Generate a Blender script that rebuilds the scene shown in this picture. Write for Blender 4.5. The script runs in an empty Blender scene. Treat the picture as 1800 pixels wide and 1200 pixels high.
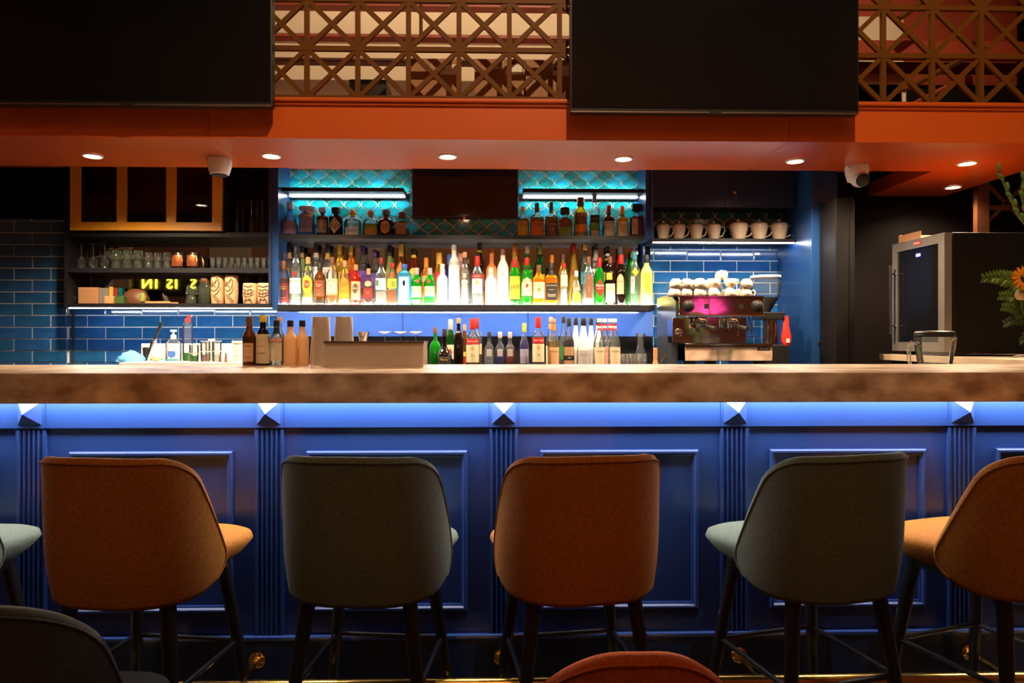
import bpy, bmesh, math, random
from math import sin, cos, pi, radians, sqrt
from mathutils import Vector, Matrix

scene = bpy.context.scene
C = scene.collection
random.seed(7)

# ------------------------------------------------------------------ camera
F = 1200.0            # focal length in pixels of the 1800x1200 frame
HOR = 595.0           # horizon row
TAN = 0.023           # the camera is turned a little to the right of the bar's normal
CAMZ = 1.19
cam_d = bpy.data.cameras.new('camera')
cam_d.sensor_width = 36.0
cam_d.lens = 36.0 * F / 1800.0
cam_d.shift_y = (HOR - 600.0) / 1800.0
cam_d.clip_start = 0.05
cam = bpy.data.objects.new('camera', cam_d)
cam.location = (0, 0, CAMZ)
cam.rotation_euler = (radians(90), 0, -math.atan(TAN))
C.objects.link(cam)
scene.camera = cam

# ------------------------------------------------------------------ world, exposure
world = bpy.data.worlds.new('world')
world.use_nodes = True
world.node_tree.nodes['Background'].inputs[0].default_value = (0.05, 0.035, 0.025, 1)
world.node_tree.nodes['Background'].inputs[1].default_value = 1.0
scene.world = world
vs = scene.view_settings
vs.view_transform = 'Standard'
vs.look = 'None'
vs.exposure = 1.0
vs.gamma = 1.0
vs.use_curve_mapping = False
scene.cycles.use_denoising = True
scene.cycles.max_bounces = 10
scene.cycles.diffuse_bounces = 4
scene.cycles.glossy_bounces = 5
scene.cycles.transmission_bounces = 8
scene.cycles.transparent_max_bounces = 40
scene.cycles.sample_clamp_indirect = 6.0
scene.cycles.caustics_reflective = False
scene.cycles.caustics_refractive = False

# strengths of the lights of the place and the added lamps (tuned together)
KEY_W = 430.0           # ceiling spotlight of the double-height room
ROOM_W = 15.0           # added dim warm ceiling panels, out of view
DOWN_W = 80.0           # each soffit downlight
LED_COUNTER = 19.0      # strip under the bar top
LED_SHELF = 13.0         # lit acrylic shelf under the bottles
LED_UNDER = 34.0        # strips under the back shelves
LOFT_E = 20.0  # added tube lamp in the loft


def W(px, py, Y):
    """world x and z of the photograph's pixel at the distance Y from the camera"""
    u = (px - 900.0) / F
    c = 1 / sqrt(1 + TAN * TAN); s = TAN * c
    d = Y / (c - u * s)
    return d * (s + u * c), CAMZ + (HOR - py) / F * d


def WX(px, Y): return W(px, 0, Y)[0]
def WZ(py, Y, px=900): return W(px, py, Y)[1]


# ------------------------------------------------------------------ materials
MATS = {}


def new_mat(name):
    m = bpy.data.materials.new(name)
    m.use_nodes = True
    MATS[name] = m
    return m, m.node_tree, m.node_tree.nodes['Principled BSDF']


def P(name, col, rough=0.5, metal=0.0, spec=0.5, var=0.0, vscale=12.0, bump=0.0, bscale=200.0,
      coat=0.0, sheen=0.0, col2=None, objvar=0.0, detail=4.0, stretch=None, trans=0.0, lo=0.32, hi=0.70):
    """plain surface: colour with procedural variation, fine relief"""
    m, nt, b = new_mat(name)
    b.inputs['Roughness'].default_value = rough
    b.inputs['Metallic'].default_value = metal
    b.inputs['Specular IOR Level'].default_value = spec
    b.inputs['Coat Weight'].default_value = coat
    b.inputs['Coat Roughness'].default_value = 0.08
    b.inputs['Sheen Weight'].default_value = sheen
    b.inputs['Transmission Weight'].default_value = trans
    b.inputs['Base Color'].default_value = (*col, 1)
    tc = nt.nodes.new('ShaderNodeTexCoord')
    vec = tc.outputs['Object']
    if stretch:
        mp = nt.nodes.new('ShaderNodeMapping'); mp.inputs['Scale'].default_value = stretch
        nt.links.new(vec, mp.inputs[0]); vec = mp.outputs[0]
    if var > 0 or col2 is not None:
        n = nt.nodes.new('ShaderNodeTexNoise')
        n.inputs['Scale'].default_value = vscale
        n.inputs['Detail'].default_value = detail
        nt.links.new(vec, n.inputs['Vector'])
        r = nt.nodes.new('ShaderNodeValToRGB')
        r.color_ramp.elements[0].position = lo
        r.color_ramp.elements[1].position = hi
        c2 = col2 if col2 is not None else tuple(min(1, c * (1 + var)) for c in col)
        c1 = col if col2 is not None else tuple(c * (1 - var) for c in col)
        r.color_ramp.elements[0].color = (*c1, 1)
        r.color_ramp.elements[1].color = (*c2, 1)
        nt.links.new(n.outputs['Fac'], r.inputs[0])
        out = r.outputs[0]
        if objvar > 0:
            oi = nt.nodes.new('ShaderNodeObjectInfo')
            hs = nt.nodes.new('ShaderNodeHueSaturation')
            mr = nt.nodes.new('ShaderNodeMapRange')
            mr.inputs['To Min'].default_value = 1 - objvar; mr.inputs['To Max'].default_value = 1 + objvar
            nt.links.new(oi.outputs['Random'], mr.inputs['Value'])
            nt.links.new(mr.outputs[0], hs.inputs['Value'])
            mh = nt.nodes.new('ShaderNodeMapRange')
            mh.inputs['To Min'].default_value = 0.5 - objvar * 0.09; mh.inputs['To Max'].default_value = 0.5 + objvar * 0.03
            nt.links.new(oi.outputs['Random'], mh.inputs['Value'])
            nt.links.new(mh.outputs[0], hs.inputs['Hue'])
            nt.links.new(out, hs.inputs['Color']); out = hs.outputs[0]
        nt.links.new(out, b.inputs['Base Color'])
    if bump > 0:
        n2 = nt.nodes.new('ShaderNodeTexNoise')
        n2.inputs['Scale'].default_value = bscale; n2.inputs['Detail'].default_value = 3
        nt.links.new(vec, n2.inputs['Vector'])
        bp = nt.nodes.new('ShaderNodeBump'); bp.inputs['Strength'].default_value = bump
        bp.inputs['Distance'].default_value = 0.002
        nt.links.new(n2.outputs['Fac'], bp.inputs['Height'])
        nt.links.new(bp.outputs[0], b.inputs['Normal'])
    return m


def GL(name, tint, glow=0.25, rough=0.03, ior=1.45, glowcol=None):
    """thin glass or clear liquid: tinted see-through, a little scattering, mirror gloss by angle"""
    m, nt, b = new_mat(name)
    nt.nodes.remove(b)
    out = nt.nodes['Material Output']
    t = nt.nodes.new('ShaderNodeBsdfTransparent'); t.inputs[0].default_value = (*tint, 1)
    tr = nt.nodes.new('ShaderNodeBsdfTranslucent'); tr.inputs[0].default_value = (*(glowcol or tint), 1)
    df = nt.nodes.new('ShaderNodeBsdfDiffuse'); df.inputs[0].default_value = (*(glowcol or tint), 1)
    m0 = nt.nodes.new('ShaderNodeMixShader'); m0.inputs[0].default_value = 0.35
    nt.links.new(tr.outputs[0], m0.inputs[1]); nt.links.new(df.outputs[0], m0.inputs[2])
    m1 = nt.nodes.new('ShaderNodeMixShader'); m1.inputs[0].default_value = glow
    nt.links.new(t.outputs[0], m1.inputs[1]); nt.links.new(m0.outputs[0], m1.inputs[2])
    g = nt.nodes.new('ShaderNodeBsdfGlossy'); g.inputs['Roughness'].default_value = rough
    g.inputs['Color'].default_value = (1, 1, 1, 1)
    fr = nt.nodes.new('ShaderNodeFresnel'); fr.inputs[0].default_value = ior
    m2 = nt.nodes.new('ShaderNodeMixShader')
    nt.links.new(fr.outputs[0], m2.inputs[0])
    nt.links.new(m1.outputs[0], m2.inputs[1]); nt.links.new(g.outputs[0], m2.inputs[2])
    nt.links.new(m2.outputs[0], out.inputs[0])
    return m


def TL(name, col, trans=0.45, rough=0.5):
    """paper label or frosted skin: diffuse that also lets light through"""
    m, nt, b = new_mat(name)
    out = nt.nodes['Material Output']
    b.inputs['Base Color'].default_value = (*col, 1); b.inputs['Roughness'].default_value = rough
    tr = nt.nodes.new('ShaderNodeBsdfTranslucent'); tr.inputs[0].default_value = (*col, 1)
    mx = nt.nodes.new('ShaderNodeMixShader'); mx.inputs[0].default_value = trans
    nt.links.new(b.outputs[0], mx.inputs[1]); nt.links.new(tr.outputs[0], mx.inputs[2])
    nt.links.new(mx.outputs[0], out.inputs[0])
    return m


def EM(name, col, s):
    m, nt, b = new_mat(name)
    b.inputs['Base Color'].default_value = (0.8, 0.8, 0.8, 1)
    b.inputs['Emission Color'].default_value = (*col, 1)
    b.inputs['Emission Strength'].default_value = s
    return m


# paint and structure
P('blue_paint', (0.014, 0.044, 0.20), 0.34, coat=0.35, var=0.06, vscale=3)
P('navy_paint', (0.012, 0.022, 0.06), 0.35, var=0.1, vscale=4)
P('blue_cabinet', (0.010, 0.045, 0.16), 0.30, coat=0.2, var=0.08, vscale=2)
P('dark_shelf', (0.006, 0.006, 0.010), 0.5, spec=0.3, var=0.15, vscale=8)
P('dark_wall', (0.006, 0.0035, 0.0035), 0.6, spec=0.1, var=0.2, vscale=3)
P('room_wall', (0.42, 0.22, 0.13), 0.7, var=0.2, vscale=2)
P('cream_wall', (0.72, 0.62, 0.46), 0.7, var=0.05, vscale=2)
P('orange_paint', (0.54, 0.088, 0.010), 0.36, var=0.05, vscale=2, coat=0.25)
P('red_paint', (0.36, 0.055, 0.022), 0.5, var=0.12, vscale=2)
P('darkred_paint', (0.10, 0.014, 0.008), 0.5, var=0.12, vscale=2)
P('lattice_brown', (0.115, 0.040, 0.003), 0.55, spec=0.15, var=0.12, vscale=6)
P('floor_wood', (0.10, 0.055, 0.028), 0.45, var=0.3, vscale=5, stretch=(1, 8, 1))
P('ceiling_paint', (0.03, 0.026, 0.024), 0.8, var=0.1)
P('stone_top', (0.34, 0.20, 0.115), 0.28, col2=(0.86, 0.64, 0.46), vscale=9.0, detail=14, bump=0.05, bscale=90, lo=0.36, hi=0.64, stretch=(1, 1, 1.6))
P('beige_top', (0.42, 0.32, 0.22), 0.4, var=0.12, vscale=9)
P('white_top', (0.72, 0.70, 0.64), 0.4, var=0.04)
P('grout_gold', (0.75, 0.66, 0.36), 0.55, var=0.08, vscale=30)
P('grout_grey', (0.72, 0.76, 0.76), 0.7, var=0.08, vscale=30)
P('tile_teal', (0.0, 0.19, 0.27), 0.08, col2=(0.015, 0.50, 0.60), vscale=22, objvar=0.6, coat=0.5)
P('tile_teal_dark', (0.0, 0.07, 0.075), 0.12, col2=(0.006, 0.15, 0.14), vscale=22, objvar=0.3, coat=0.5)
P('tile_blue', (0.010, 0.065, 0.23), 0.10, col2=(0.022, 0.12, 0.35), vscale=9, objvar=0.16, coat=0.5, bump=0.12, bscale=14)
P('mirror', (0.80, 0.80, 0.80), 0.02, metal=1.0)
P('yellow_paint', (0.62, 0.27, 0.018), 0.4, var=0.05, vscale=3)
GL('dark_glass', (0.25, 0.22, 0.2), 0.0, 0.02)
P('splash_blue', (0.09, 0.19, 0.55), 0.12, var=0.03, coat=0.4)
# metal
P('black_metal', (0.012, 0.011, 0.011), 0.35, var=0.1)
P('brass', (0.85, 0.50, 0.12), 0.22, metal=1.0, var=0.08, vscale=20)
P('steel', (0.62, 0.60, 0.58), 0.20, metal=1.0, var=0.06, vscale=10)
P('steel_brushed', (0.60, 0.56, 0.52), 0.28, metal=1.0, var=0.06, vscale=4, stretch=(1, 1, 40))
P('chrome', (0.80, 0.78, 0.76), 0.06, metal=1.0)
P('copper', (0.85, 0.25, 0.09), 0.22, metal=0.85, var=0.35, vscale=60, bump=0.6, bscale=120)
P('black_plastic', (0.012, 0.012, 0.013), 0.35)
P('tv_screen', (0.005, 0.005, 0.006), 0.10, spec=0.5)
P('machine_grey', (0.06, 0.065, 0.07), 0.3, metal=0.4, var=0.1)
P('black_matt', (0.005, 0.004, 0.004), 0.5, spec=0.2)
# fabric
P('fabric_orange', (0.42, 0.145, 0.009), 0.9, var=0.22, vscale=160, bump=0.5, bscale=600, sheen=0.0)
P('fabric_green', (0.125, 0.155, 0.12), 0.9, var=0.22, vscale=160, bump=0.5, bscale=600, sheen=0.0)
P('fabric_grey', (0.040, 0.042, 0.045), 0.9, var=0.25, vscale=160, bump=0.5, bscale=600, sheen=0.0)
P('fabric_rust', (0.45, 0.08, 0.006), 0.9, var=0.22, vscale=160, bump=0.5, bscale=600, sheen=0.0)
# small things
P('ceramic', (0.66, 0.56, 0.46), 0.25, var=0.03)
P('ceramic_tan', (0.60, 0.36, 0.20), 0.35, var=0.12, vscale=20)
P('tiki_brown', (0.10, 0.035, 0.015), 0.4)
P('white_plastic', (0.80, 0.78, 0.74), 0.35)
P('card', (0.33, 0.165, 0.075), 0.75, var=0.08, vscale=6)
P('paper', (0.78, 0.74, 0.66), 0.7)
P('cork', (0.50, 0.28, 0.13), 0.8, var=0.2, vscale=60)
P('leaf', (0.09, 0.17, 0.022), 0.5, var=0.35, vscale=30)
P('leaf_dark', (0.04, 0.09, 0.018), 0.5, var=0.3, vscale=30)
P('petal_orange', (0.85, 0.30, 0.008), 0.6, var=0.12, vscale=40)
P('petal_cream', (0.80, 0.68, 0.45), 0.6)
P('cloth_blue', (0.12, 0.42, 0.85), 0.9, var=0.15, vscale=40)
P('red_plastic', (0.75, 0.035, 0.025), 0.35)
P('coffee', (0.03, 0.012, 0.006), 0.4, var=0.5, vscale=120)
P('wood_light', (0.52, 0.25, 0.10), 0.5, var=0.2, vscale=30)
# glass
GL('g_clear', (0.93, 0.95, 0.94), 0.07)
GL('g_thin', (0.90, 0.92, 0.90), 0.03)
GL('g_hopper', (0.90, 0.92, 0.92), 0.08, ior=1.2)
GL('g_greenish', (0.66, 0.80, 0.66), 0.10)
GL('g_lid', (0.35, 0.4, 0.42), 0.1)
GL('g_green', (0.06, 0.55, 0.05), 0.45, glowcol=(0.02, 0.55, 0.03))
GL('g_dkgreen', (0.05, 0.22, 0.04), 0.35, glowcol=(0.02, 0.20, 0.03))
GL('g_blue', (0.22, 0.68, 0.95), 0.5, glowcol=(0.12, 0.62, 0.95))
GL('g_cobalt', (0.06, 0.06, 0.6), 0.4, glowcol=(0.05, 0.06, 0.65))
GL('g_paleblue', (0.45, 0.68, 0.95), 0.25)
GL('g_brown', (0.32, 0.11, 0.02), 0.3, glowcol=(0.45, 0.16, 0.02))
GL('g_amber', (0.85, 0.42, 0.05), 0.4, glowcol=(0.85, 0.40, 0.03))
GL('g_orange', (0.95, 0.38, 0.05), 0.5, glowcol=(0.95, 0.36, 0.03))
GL('g_gold', (0.95, 0.70, 0.12), 0.45, glowcol=(0.95, 0.66, 0.08))
GL('g_yellow', (0.97, 0.90, 0.30), 0.5, glowcol=(0.97, 0.88, 0.25))
GL('g_red', (0.75, 0.08, 0.03), 0.45, glowcol=(0.75, 0.06, 0.02))
GL('g_mahog', (0.35, 0.06, 0.02), 0.4, glowcol=(0.40, 0.06, 0.02))
GL('g_dark', (0.05, 0.03, 0.03), 0.5, glowcol=(0.03, 0.015, 0.012))
GL('g_water', (0.90, 0.95, 0.93), 0.22, glowcol=(0.85, 0.95, 0.90))
GL('g_lime', (0.75, 0.90, 0.40), 0.5, glowcol=(0.70, 0.90, 0.35))
GL('g_pink', (0.95, 0.60, 0.55), 0.5)
TL('frost', (0.90, 0.88, 0.86), 0.55)
TL('frost_yellow', (0.90, 0.84, 0.36), 0.6)
TL('frost_orange', (0.92, 0.42, 0.14), 0.6)
TL('opaque_white', (0.85, 0.84, 0.80), 0.3)
for n_, c_ in dict(cream=(0.82, 0.70, 0.48), white=(0.85, 0.84, 0.80), yellow=(0.86, 0.60, 0.05), orange=(0.85, 0.30, 0.03),
                   red=(0.55, 0.02, 0.015), black=(0.015, 0.012, 0.012), brown=(0.16, 0.06, 0.025), green=(0.03, 0.20, 0.05),
                   silver=(0.48, 0.46, 0.47), lilac=(0.42, 0.40, 0.55), blue=(0.06, 0.18, 0.62), teal=(0.05, 0.35, 0.45), tan=(0.56, 0.33, 0.16),
                   peach=(0.80, 0.48, 0.26), pink=(0.80, 0.35, 0.30), purple=(0.12, 0.05, 0.28), darkred=(0.20, 0.015, 0.012),
                   gold=(0.70, 0.42, 0.06), aqua=(0.45, 0.78, 0.90), olive=(0.30, 0.32, 0.05), grey=(0.25, 0.24, 0.23), paperbag=(0.84, 0.58, 0.33)).items():
    TL('l_' + n_, c_, 0.35 if n_ not in ('black', 'brown', 'darkred') else 0.1)
# light sources
EM('led_white', (1.0, 0.97, 0.92), LED_COUNTER)
EM('led_shelf', (1.0, 0.95, 0.86), LED_SHELF)
EM('led_under', (0.86, 0.93, 1.0), LED_UNDER)
EM('lamp_warm', (1.0, 0.72, 0.42), 28.0)
EM('loft_tube', (1.0, 0.72, 0.44), LOFT_E)
EM('neon_yellow', (1.0, 0.80, 0.03), 5.0)
EM('led_blue', (0.02, 0.03, 1.0), 25.0)
EM('led_green', (0.05, 1.0, 0.55), 3.0)
EM('neon_pink', (1.0, 0.05, 0.35), 2.2)
P('door_steel', (0.42, 0.38, 0.34), 0.28, metal=0.75, var=0.08, vscale=6)
P('steel_soft', (0.72, 0.62, 0.54), 0.24, metal=0.5, var=0.08, vscale=6)
EM('led_slim', (0.86, 0.93, 1.0), LED_UNDER * 0.6)
EM('led_red', (1.0, 0.03, 0.02), 2.0)


# ------------------------------------------------------------------ mesh building
class MB:
    def __init__(self):
        self.v = []; self.f = []

    def add(self, vs_, fs):
        o = len(self.v)
        self.v += [tuple(p) for p in vs_]
        self.f += [tuple(i + o for i in f) for f in fs]
        return self

    def box(self, x0, x1, y0, y1, z0, z1):
        return self.add([(x0, y0, z0), (x1, y0, z0), (x1, y1, z0), (x0, y1, z0), (x0, y0, z1), (x1, y0, z1), (x1, y1, z1), (x0, y1, z1)],
                        [(3, 2, 1, 0), (4, 5, 6, 7), (0, 1, 5, 4), (1, 2, 6, 5), (2, 3, 7, 6), (3, 0, 4, 7)])

    def loft(self, secs, seg=20, cap0=True, cap1=True, cx=0, cy=0):
        """secs: (z, rx, ry, n) superellipse rings"""
        vs_, fs = [], []
        for z, rx, ry, n in secs:
            for k in range(seg):
                a = 2 * pi * (k + 0.5) / seg
                ca, sa = cos(a), sin(a)
                vs_.append((cx + rx * math.copysign(abs(ca) ** (2 / n), ca), cy + ry * math.copysign(abs(sa) ** (2 / n), sa), z))
        for i in range(len(secs) - 1):
            for k in range(seg):
                k2 = (k + 1) % seg
                fs.append((i * seg + k, i * seg + k2, (i + 1) * seg + k2, (i + 1) * seg + k))
        if cap0: fs.append(tuple(reversed(range(seg))))
        if cap1: fs.append(tuple(range((len(secs) - 1) * seg, len(secs) * seg)))
        return self.add(vs_, fs)

    def lathe(self, prof, seg=20, cap0=True, cap1=True, cx=0, cy=0):
        return self.loft([(z, r, r, 2) for r, z in prof], seg, cap0, cap1, cx, cy)

    def tube(self, pts, r, seg=8, caps=True, closed=False):
        pts = [Vector(p) for p in pts]
        n = len(pts)
        rs = r if isinstance(r, (list, tuple)) else [r] * n
        vs_, fs = [], []
        prev = None
        for i in range(n):
            if closed: d = pts[(i + 1) % n] - pts[i - 1]
            elif i == 0: d = pts[1] - pts[0]
            elif i == n - 1: d = pts[-1] - pts[-2]
            else: d = pts[i + 1] - pts[i - 1]
            d.normalize()
            if prev is None:
                up = Vector((0, 0, 1)) if abs(d.z) < 0.9 else Vector((1, 0, 0))
                a = d.cross(up).normalized()
            else:
                a = (prev - d * prev.dot(d)).normalized()
            prev = a
            b = d.cross(a)
            for k in range(seg):
                t = 2 * pi * k / seg
                vs_.append(pts[i] + (a * cos(t) + b * sin(t)) * rs[i])
        m = n if closed else n - 1
        for i in range(m):
            for k in range(seg):
                k2 = (k + 1) % seg; j = (i + 1) % n
                fs.append((i * seg + k, i * seg + k2, j * seg + k2, j * seg + k))
        if caps and not closed:
            fs.append(tuple(reversed(range(seg)))); fs.append(tuple(range((n - 1) * seg, n * seg)))
        return self.add(vs_, fs)

    def prism(self, poly, y0, y1):
        """polygon in (x, z), extruded from y0 (front) to y1"""
        n = len(poly)
        vs_ = [(x, y0, z) for x, z in poly] + [(x, y1, z) for x, z in poly]
        fs = [tuple(range(n)), tuple(reversed(range(n, 2 * n)))]
        for i in range(n):
            j = (i + 1) % n
            fs.append((i, i + n, j + n, j))
        return self.add(vs_, fs)

    def sphere(self, c, r, seg=14, rings=8, sz=1.0):
        prof = []
        for i in range(rings + 1):
            a = -pi / 2 + pi * i / rings
            prof.append((max(1e-4, r * cos(a)), c[2] + r * sz * sin(a)))
        return self.lathe(prof, seg, cx=c[0], cy=c[1])

    def mesh(self, name, mat, smooth=False):
        me = bpy.data.meshes.new(name)
        me.from_pydata(self.v, [], self.f)
        if mat: me.materials.append(MATS[mat] if isinstance(mat, str) else mat)
        bm = bmesh.new(); bm.from_mesh(me)
        bmesh.ops.recalc_face_normals(bm, faces=bm.faces)
        bm.to_mesh(me); bm.free()
        if smooth:
            me.polygons.foreach_set('use_smooth', [True] * len(me.polygons))
        me.update()
        return me

    def obj(self, name, mat, parent=None, smooth=False, loc=None, rot=None, bevel=0.0, bseg=2, sharp=True):
        o = bpy.data.objects.new(name, self.mesh(name, mat, smooth))
        C.objects.link(o)
        if parent: o.parent = parent
        if loc: o.location = loc
        if rot: o.rotation_euler = rot
        if smooth and sharp:
            o.data.set_sharp_from_angle(angle=radians(42))
        if bevel > 0:
            bv = o.modifiers.new('bevel', 'BEVEL'); bv.width = bevel; bv.segments = bseg
            bv.limit_method = 'ANGLE'; bv.angle_limit = radians(40)
        return o


def box(name, mat, x0, x1, y0, y1, z0, z1, parent=None, bevel=0.0, bseg=2):
    return MB().box(min(x0, x1), max(x0, x1), min(y0, y1), max(y0, y1), min(z0, z1), max(z0, z1)).obj(name, mat, parent, bevel=bevel, bseg=bseg)


def place(o, loc):
    """move a parentless mesh's origin to loc, keeping the shape where it is"""
    o.data.transform(Matrix.Translation(-Vector(loc))); o.location = loc
    return o


def thing(name, label, cat, loc=(0, 0, 0), rz=0.0, group=None):
    e = bpy.data.objects.new(name, None)
    e.empty_display_size = 0.05
    C.objects.link(e)
    e.location = loc; e.rotation_euler = (0, 0, rz)
    return tag(e, label, cat, group)


def tag(o, label, cat, group=None):
    o['label'] = label; o['category'] = cat
    if group: o['group'] = group
    return o


def struct(o):
    o['kind'] = 'structure'
    return o


def copy_tree(o, parent=None):
    c = o.copy(); C.objects.link(c)
    if parent is not None: c.parent = parent
    for ch in list(o.children): copy_tree(ch, c)
    return c


def plabel(o, label):
    o['label'] = label
    return o


_tc = {}


def text_geo(s, bold=0.0):
    """flat outline triangles of a word: height of a capital about 0.7, centred on the origin"""
    if s in _tc: return _tc[s]
    cu = bpy.data.curves.new('t', 'FONT'); cu.body = s; cu.align_x = 'CENTER'; cu.resolution_u = 2
    cu.space_line = 0.9; cu.offset = bold
    ob = bpy.data.objects.new('t', cu); C.objects.link(ob)
    dg = bpy.context.evaluated_depsgraph_get()
    me = bpy.data.meshes.new_from_object(ob.evaluated_get(dg))
    vs_ = [v.co.copy() for v in me.vertices]; fs = [tuple(p.vertices) for p in me.polygons]
    bpy.data.objects.remove(ob); bpy.data.curves.remove(cu); bpy.data.meshes.remove(me)
    if vs_:
        ymid = (max(v.y for v in vs_) + min(v.y for v in vs_)) / 2
        xmid = (max(v.x for v in vs_) + min(v.x for v in vs_)) / 2
        w = max(v.x for v in vs_) - min(v.x for v in vs_)
        vs_ = [(v.x - xmid, v.y - ymid) for v in vs_]
    else:
        w = 1
    _tc[s] = (vs_, fs, w)
    return _tc[s]


def lettering(s, mat, width, fn, parent, name='lettering', maxh=None):
    """word laid on a surface; fn maps flat (x, z) to a point on the surface"""
    vs_, fs, w = text_geo(s)
    k = width / max(w, 1e-3)
    if maxh: k = min(k, maxh)
    m = MB().add([fn(x * k, y * k) for x, y in vs_], fs)
    me = bpy.data.meshes.new(name); me.from_pydata(m.v, [], m.f); me.materials.append(MATS[mat])
    o = bpy.data.objects.new(name, me); C.objects.link(o); o.parent = parent
    return o

# ================================================================== THE ROOM
YW = 4.70                      # back wall
SOF_Y0, SOF_Y1, SOF_Z = 3.40, 3.97, 2.176
XL, XR, YF, ZC = -6.5, 5.0, -4.0, 6.2
struct(place(box('floor', 'floor_wood', XL, XR, YF, YW + 0.15, -0.1, 0.0), (0, 0, 0)))
struct(box('ceiling', 'ceiling_paint', XL, XR, YF, YW + 0.15, ZC, ZC + 0.1))
wall_back = struct(box('wall_back', 'dark_wall', XL, XR, YW, YW + 0.15, 0.0, ZC))
struct(box('wall_left', 'room_wall', XL - 0.15, XL, YF, YW + 0.15, 0.0, ZC))
struct(box('wall_right', 'room_wall', XR, XR + 0.15, YF, YW + 0.15, 0.0, ZC))
struct(box('wall_front', 'room_wall', XL, XR, YF - 0.15, YF, 0.0, ZC))

# key light: ceiling spotlight of the double-height room, out of view above the camera
sp = thing('ceiling_spotlight', 'black spotlight on the high ceiling in front of the bar', 'spotlight', (0.62, -0.2, 6.2))
MB().lathe([(0.015, -0.20), (0.015, 0.0)], 10).obj('stem', 'black_metal', sp, True)
MB().lathe([(0.06, -0.22), (0.065, -0.20), (0.05, -0.10), (0.02, -0.08)], 16, cap0=False).obj('housing', 'black_metal', sp, True, loc=(0, 0.05, -0.08), rot=(radians(45), 0, 0))
box('beam_blocker', 'black_metal', -0.5, 0.5, 0.32, 0.325, -0.66, -0.458, sp)  # added plate, out of view, keeps the beam off the stools
ld = bpy.data.lights.new('spot_beam', 'SPOT'); ld.energy = KEY_W; ld.color = (1.0, 0.70, 0.42)
ld.spot_size = radians(72); ld.spot_blend = 0.75; ld.shadow_soft_size = 0.02
lo = bpy.data.objects.new('spot_beam', ld); C.objects.link(lo); lo.parent = sp
lo.location = (0, 0.25, -0.26)
tgt = Vector((0.62, 3.4, 2.75)) - Vector((0.62, 0.05, 5.94))
lo.rotation_euler = tgt.to_track_quat('-Z', 'Y').to_euler()

# added unseen ceiling panels giving dim warm fill
for i, (x, y, wdt) in enumerate(((-2.6, -1.6, 1.0), (2.6, -1.6, 1.0), (0.0, -2.9, 1.3))):
    t = thing('added_room_lamp', ['warm square fill lamp added over the left of the guest room', 'warm square fill lamp added over the right of the guest room',
                               'warm square fill lamp added at the far end of the guest room'][i], 'lamp', (x, y, ZC), group='added fill lamps of the guest room')
    box('housing', 'black_metal', -0.3, 0.3, -0.3, 0.3, -0.06, 0.0, t)
    l2 = bpy.data.lights.new('lamp_light', 'AREA'); l2.energy = ROOM_W; l2.size = wdt; l2.color = (1.0, 0.50, 0.20)
    o2 = bpy.data.objects.new('lamp_light', l2); C.objects.link(o2); o2.parent = t; o2.location = (0, 0, -0.08)

# guest-room partition with the yellow neon sign, seen only in the mirrors behind the shelves
pt = struct(box('wall_partition', 'room_wall', -6.4, -1.0, -1.35, -1.2, 0.0, 3.2))
for i, (x0, x1) in enumerate(((-6.2, -5.55), (-4.35, -3.75), (-2.2, -1.7))):
    tag(box('wall_pillar', 'cream_wall', x0, x1, -1.45, -1.1, 0.0, 3.2),
        ['cream pillar left of the neon sign', 'cream pillar right of the neon sign', 'cream pillar at the far right of the partition'][i], 'pillar', 'cream pillars of the guest room')
ns = thing('neon_sign', 'yellow neon lettering mirrored behind the left shelf', 'neon sign', (-4.98, -1.19, 2.03), pi)
box('backing_board', 'black_matt', -0.55, 0.55, -0.0, 0.02, -0.2, 0.2, ns)
for ch_, lx in zip('SISIN', (-0.36, -0.10, 0.0, 0.20, 0.34)):
    lettering(ch_, 'neon_yellow', 1.0, lambda x, z, lx=lx: (x + lx, -0.02, z), ns, 'neon_letter', maxh=0.22)

pn = thing('pink_neon_art', 'pink neon rays on the far wall of the guest room', 'neon sign', (3.7, YF + 0.03, 1.7), pi)
for k in range(7):
    a = radians(20 + 23 * k)
    MB().tube([(0.06 * cos(a), 0, 0.06 * sin(a) - 0.1), (0.34 * cos(a), 0, 0.34 * sin(a) - 0.1)], 0.012, 8).obj('neon_ray', 'neon_pink', pn, True)

# ------------------------------------------------------------------ soffit over the back bar
XS0, XS1 = -3.7, 3.10
sof = thing('bar_soffit', 'orange painted soffit with downlights hanging over the back bar', 'soffit', (0, SOF_Y0, SOF_Z))
sx = [XS0, -1.415, 1.465, XS1]
for a, b in zip(sx[:-1], sx[1:]):
    box('soffit_panel', 'orange_paint', a + 0.0012, b - 0.0012, 0.0, SOF_Y1 - SOF_Y0, 0.0, 0.17, sof)
    box('fascia_panel', 'orange_paint', a + 0.0012, b - 0.0012, -0.012, 0.0, -0.0005, 0.17, sof)
box('ledge_moulding', 'orange_paint', XS0, XS1, -0.022, 0.06, 0.163, 0.178, sof, bevel=0.004)
box('ledge_cap', 'orange_paint', XS0, XS1, -0.034, 0.06, 0.178, 0.198, sof, bevel=0.006)
MB().box(2.57, XS1, SOF_Y1 - SOF_Y0, 4.66 - SOF_Y0, 0.0, 0.09).obj('wing_panel', 'orange_paint', sof)
struct(box('trim_added_loft_floor', 'red_paint', XS0, XS1 + 0.5, SOF_Y0 + 0.06, YW, SOF_Z + 0.17, SOF_Z + 0.205))  # added unseen slab, keeps loft light off the tiles; boxes stand on it

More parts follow.
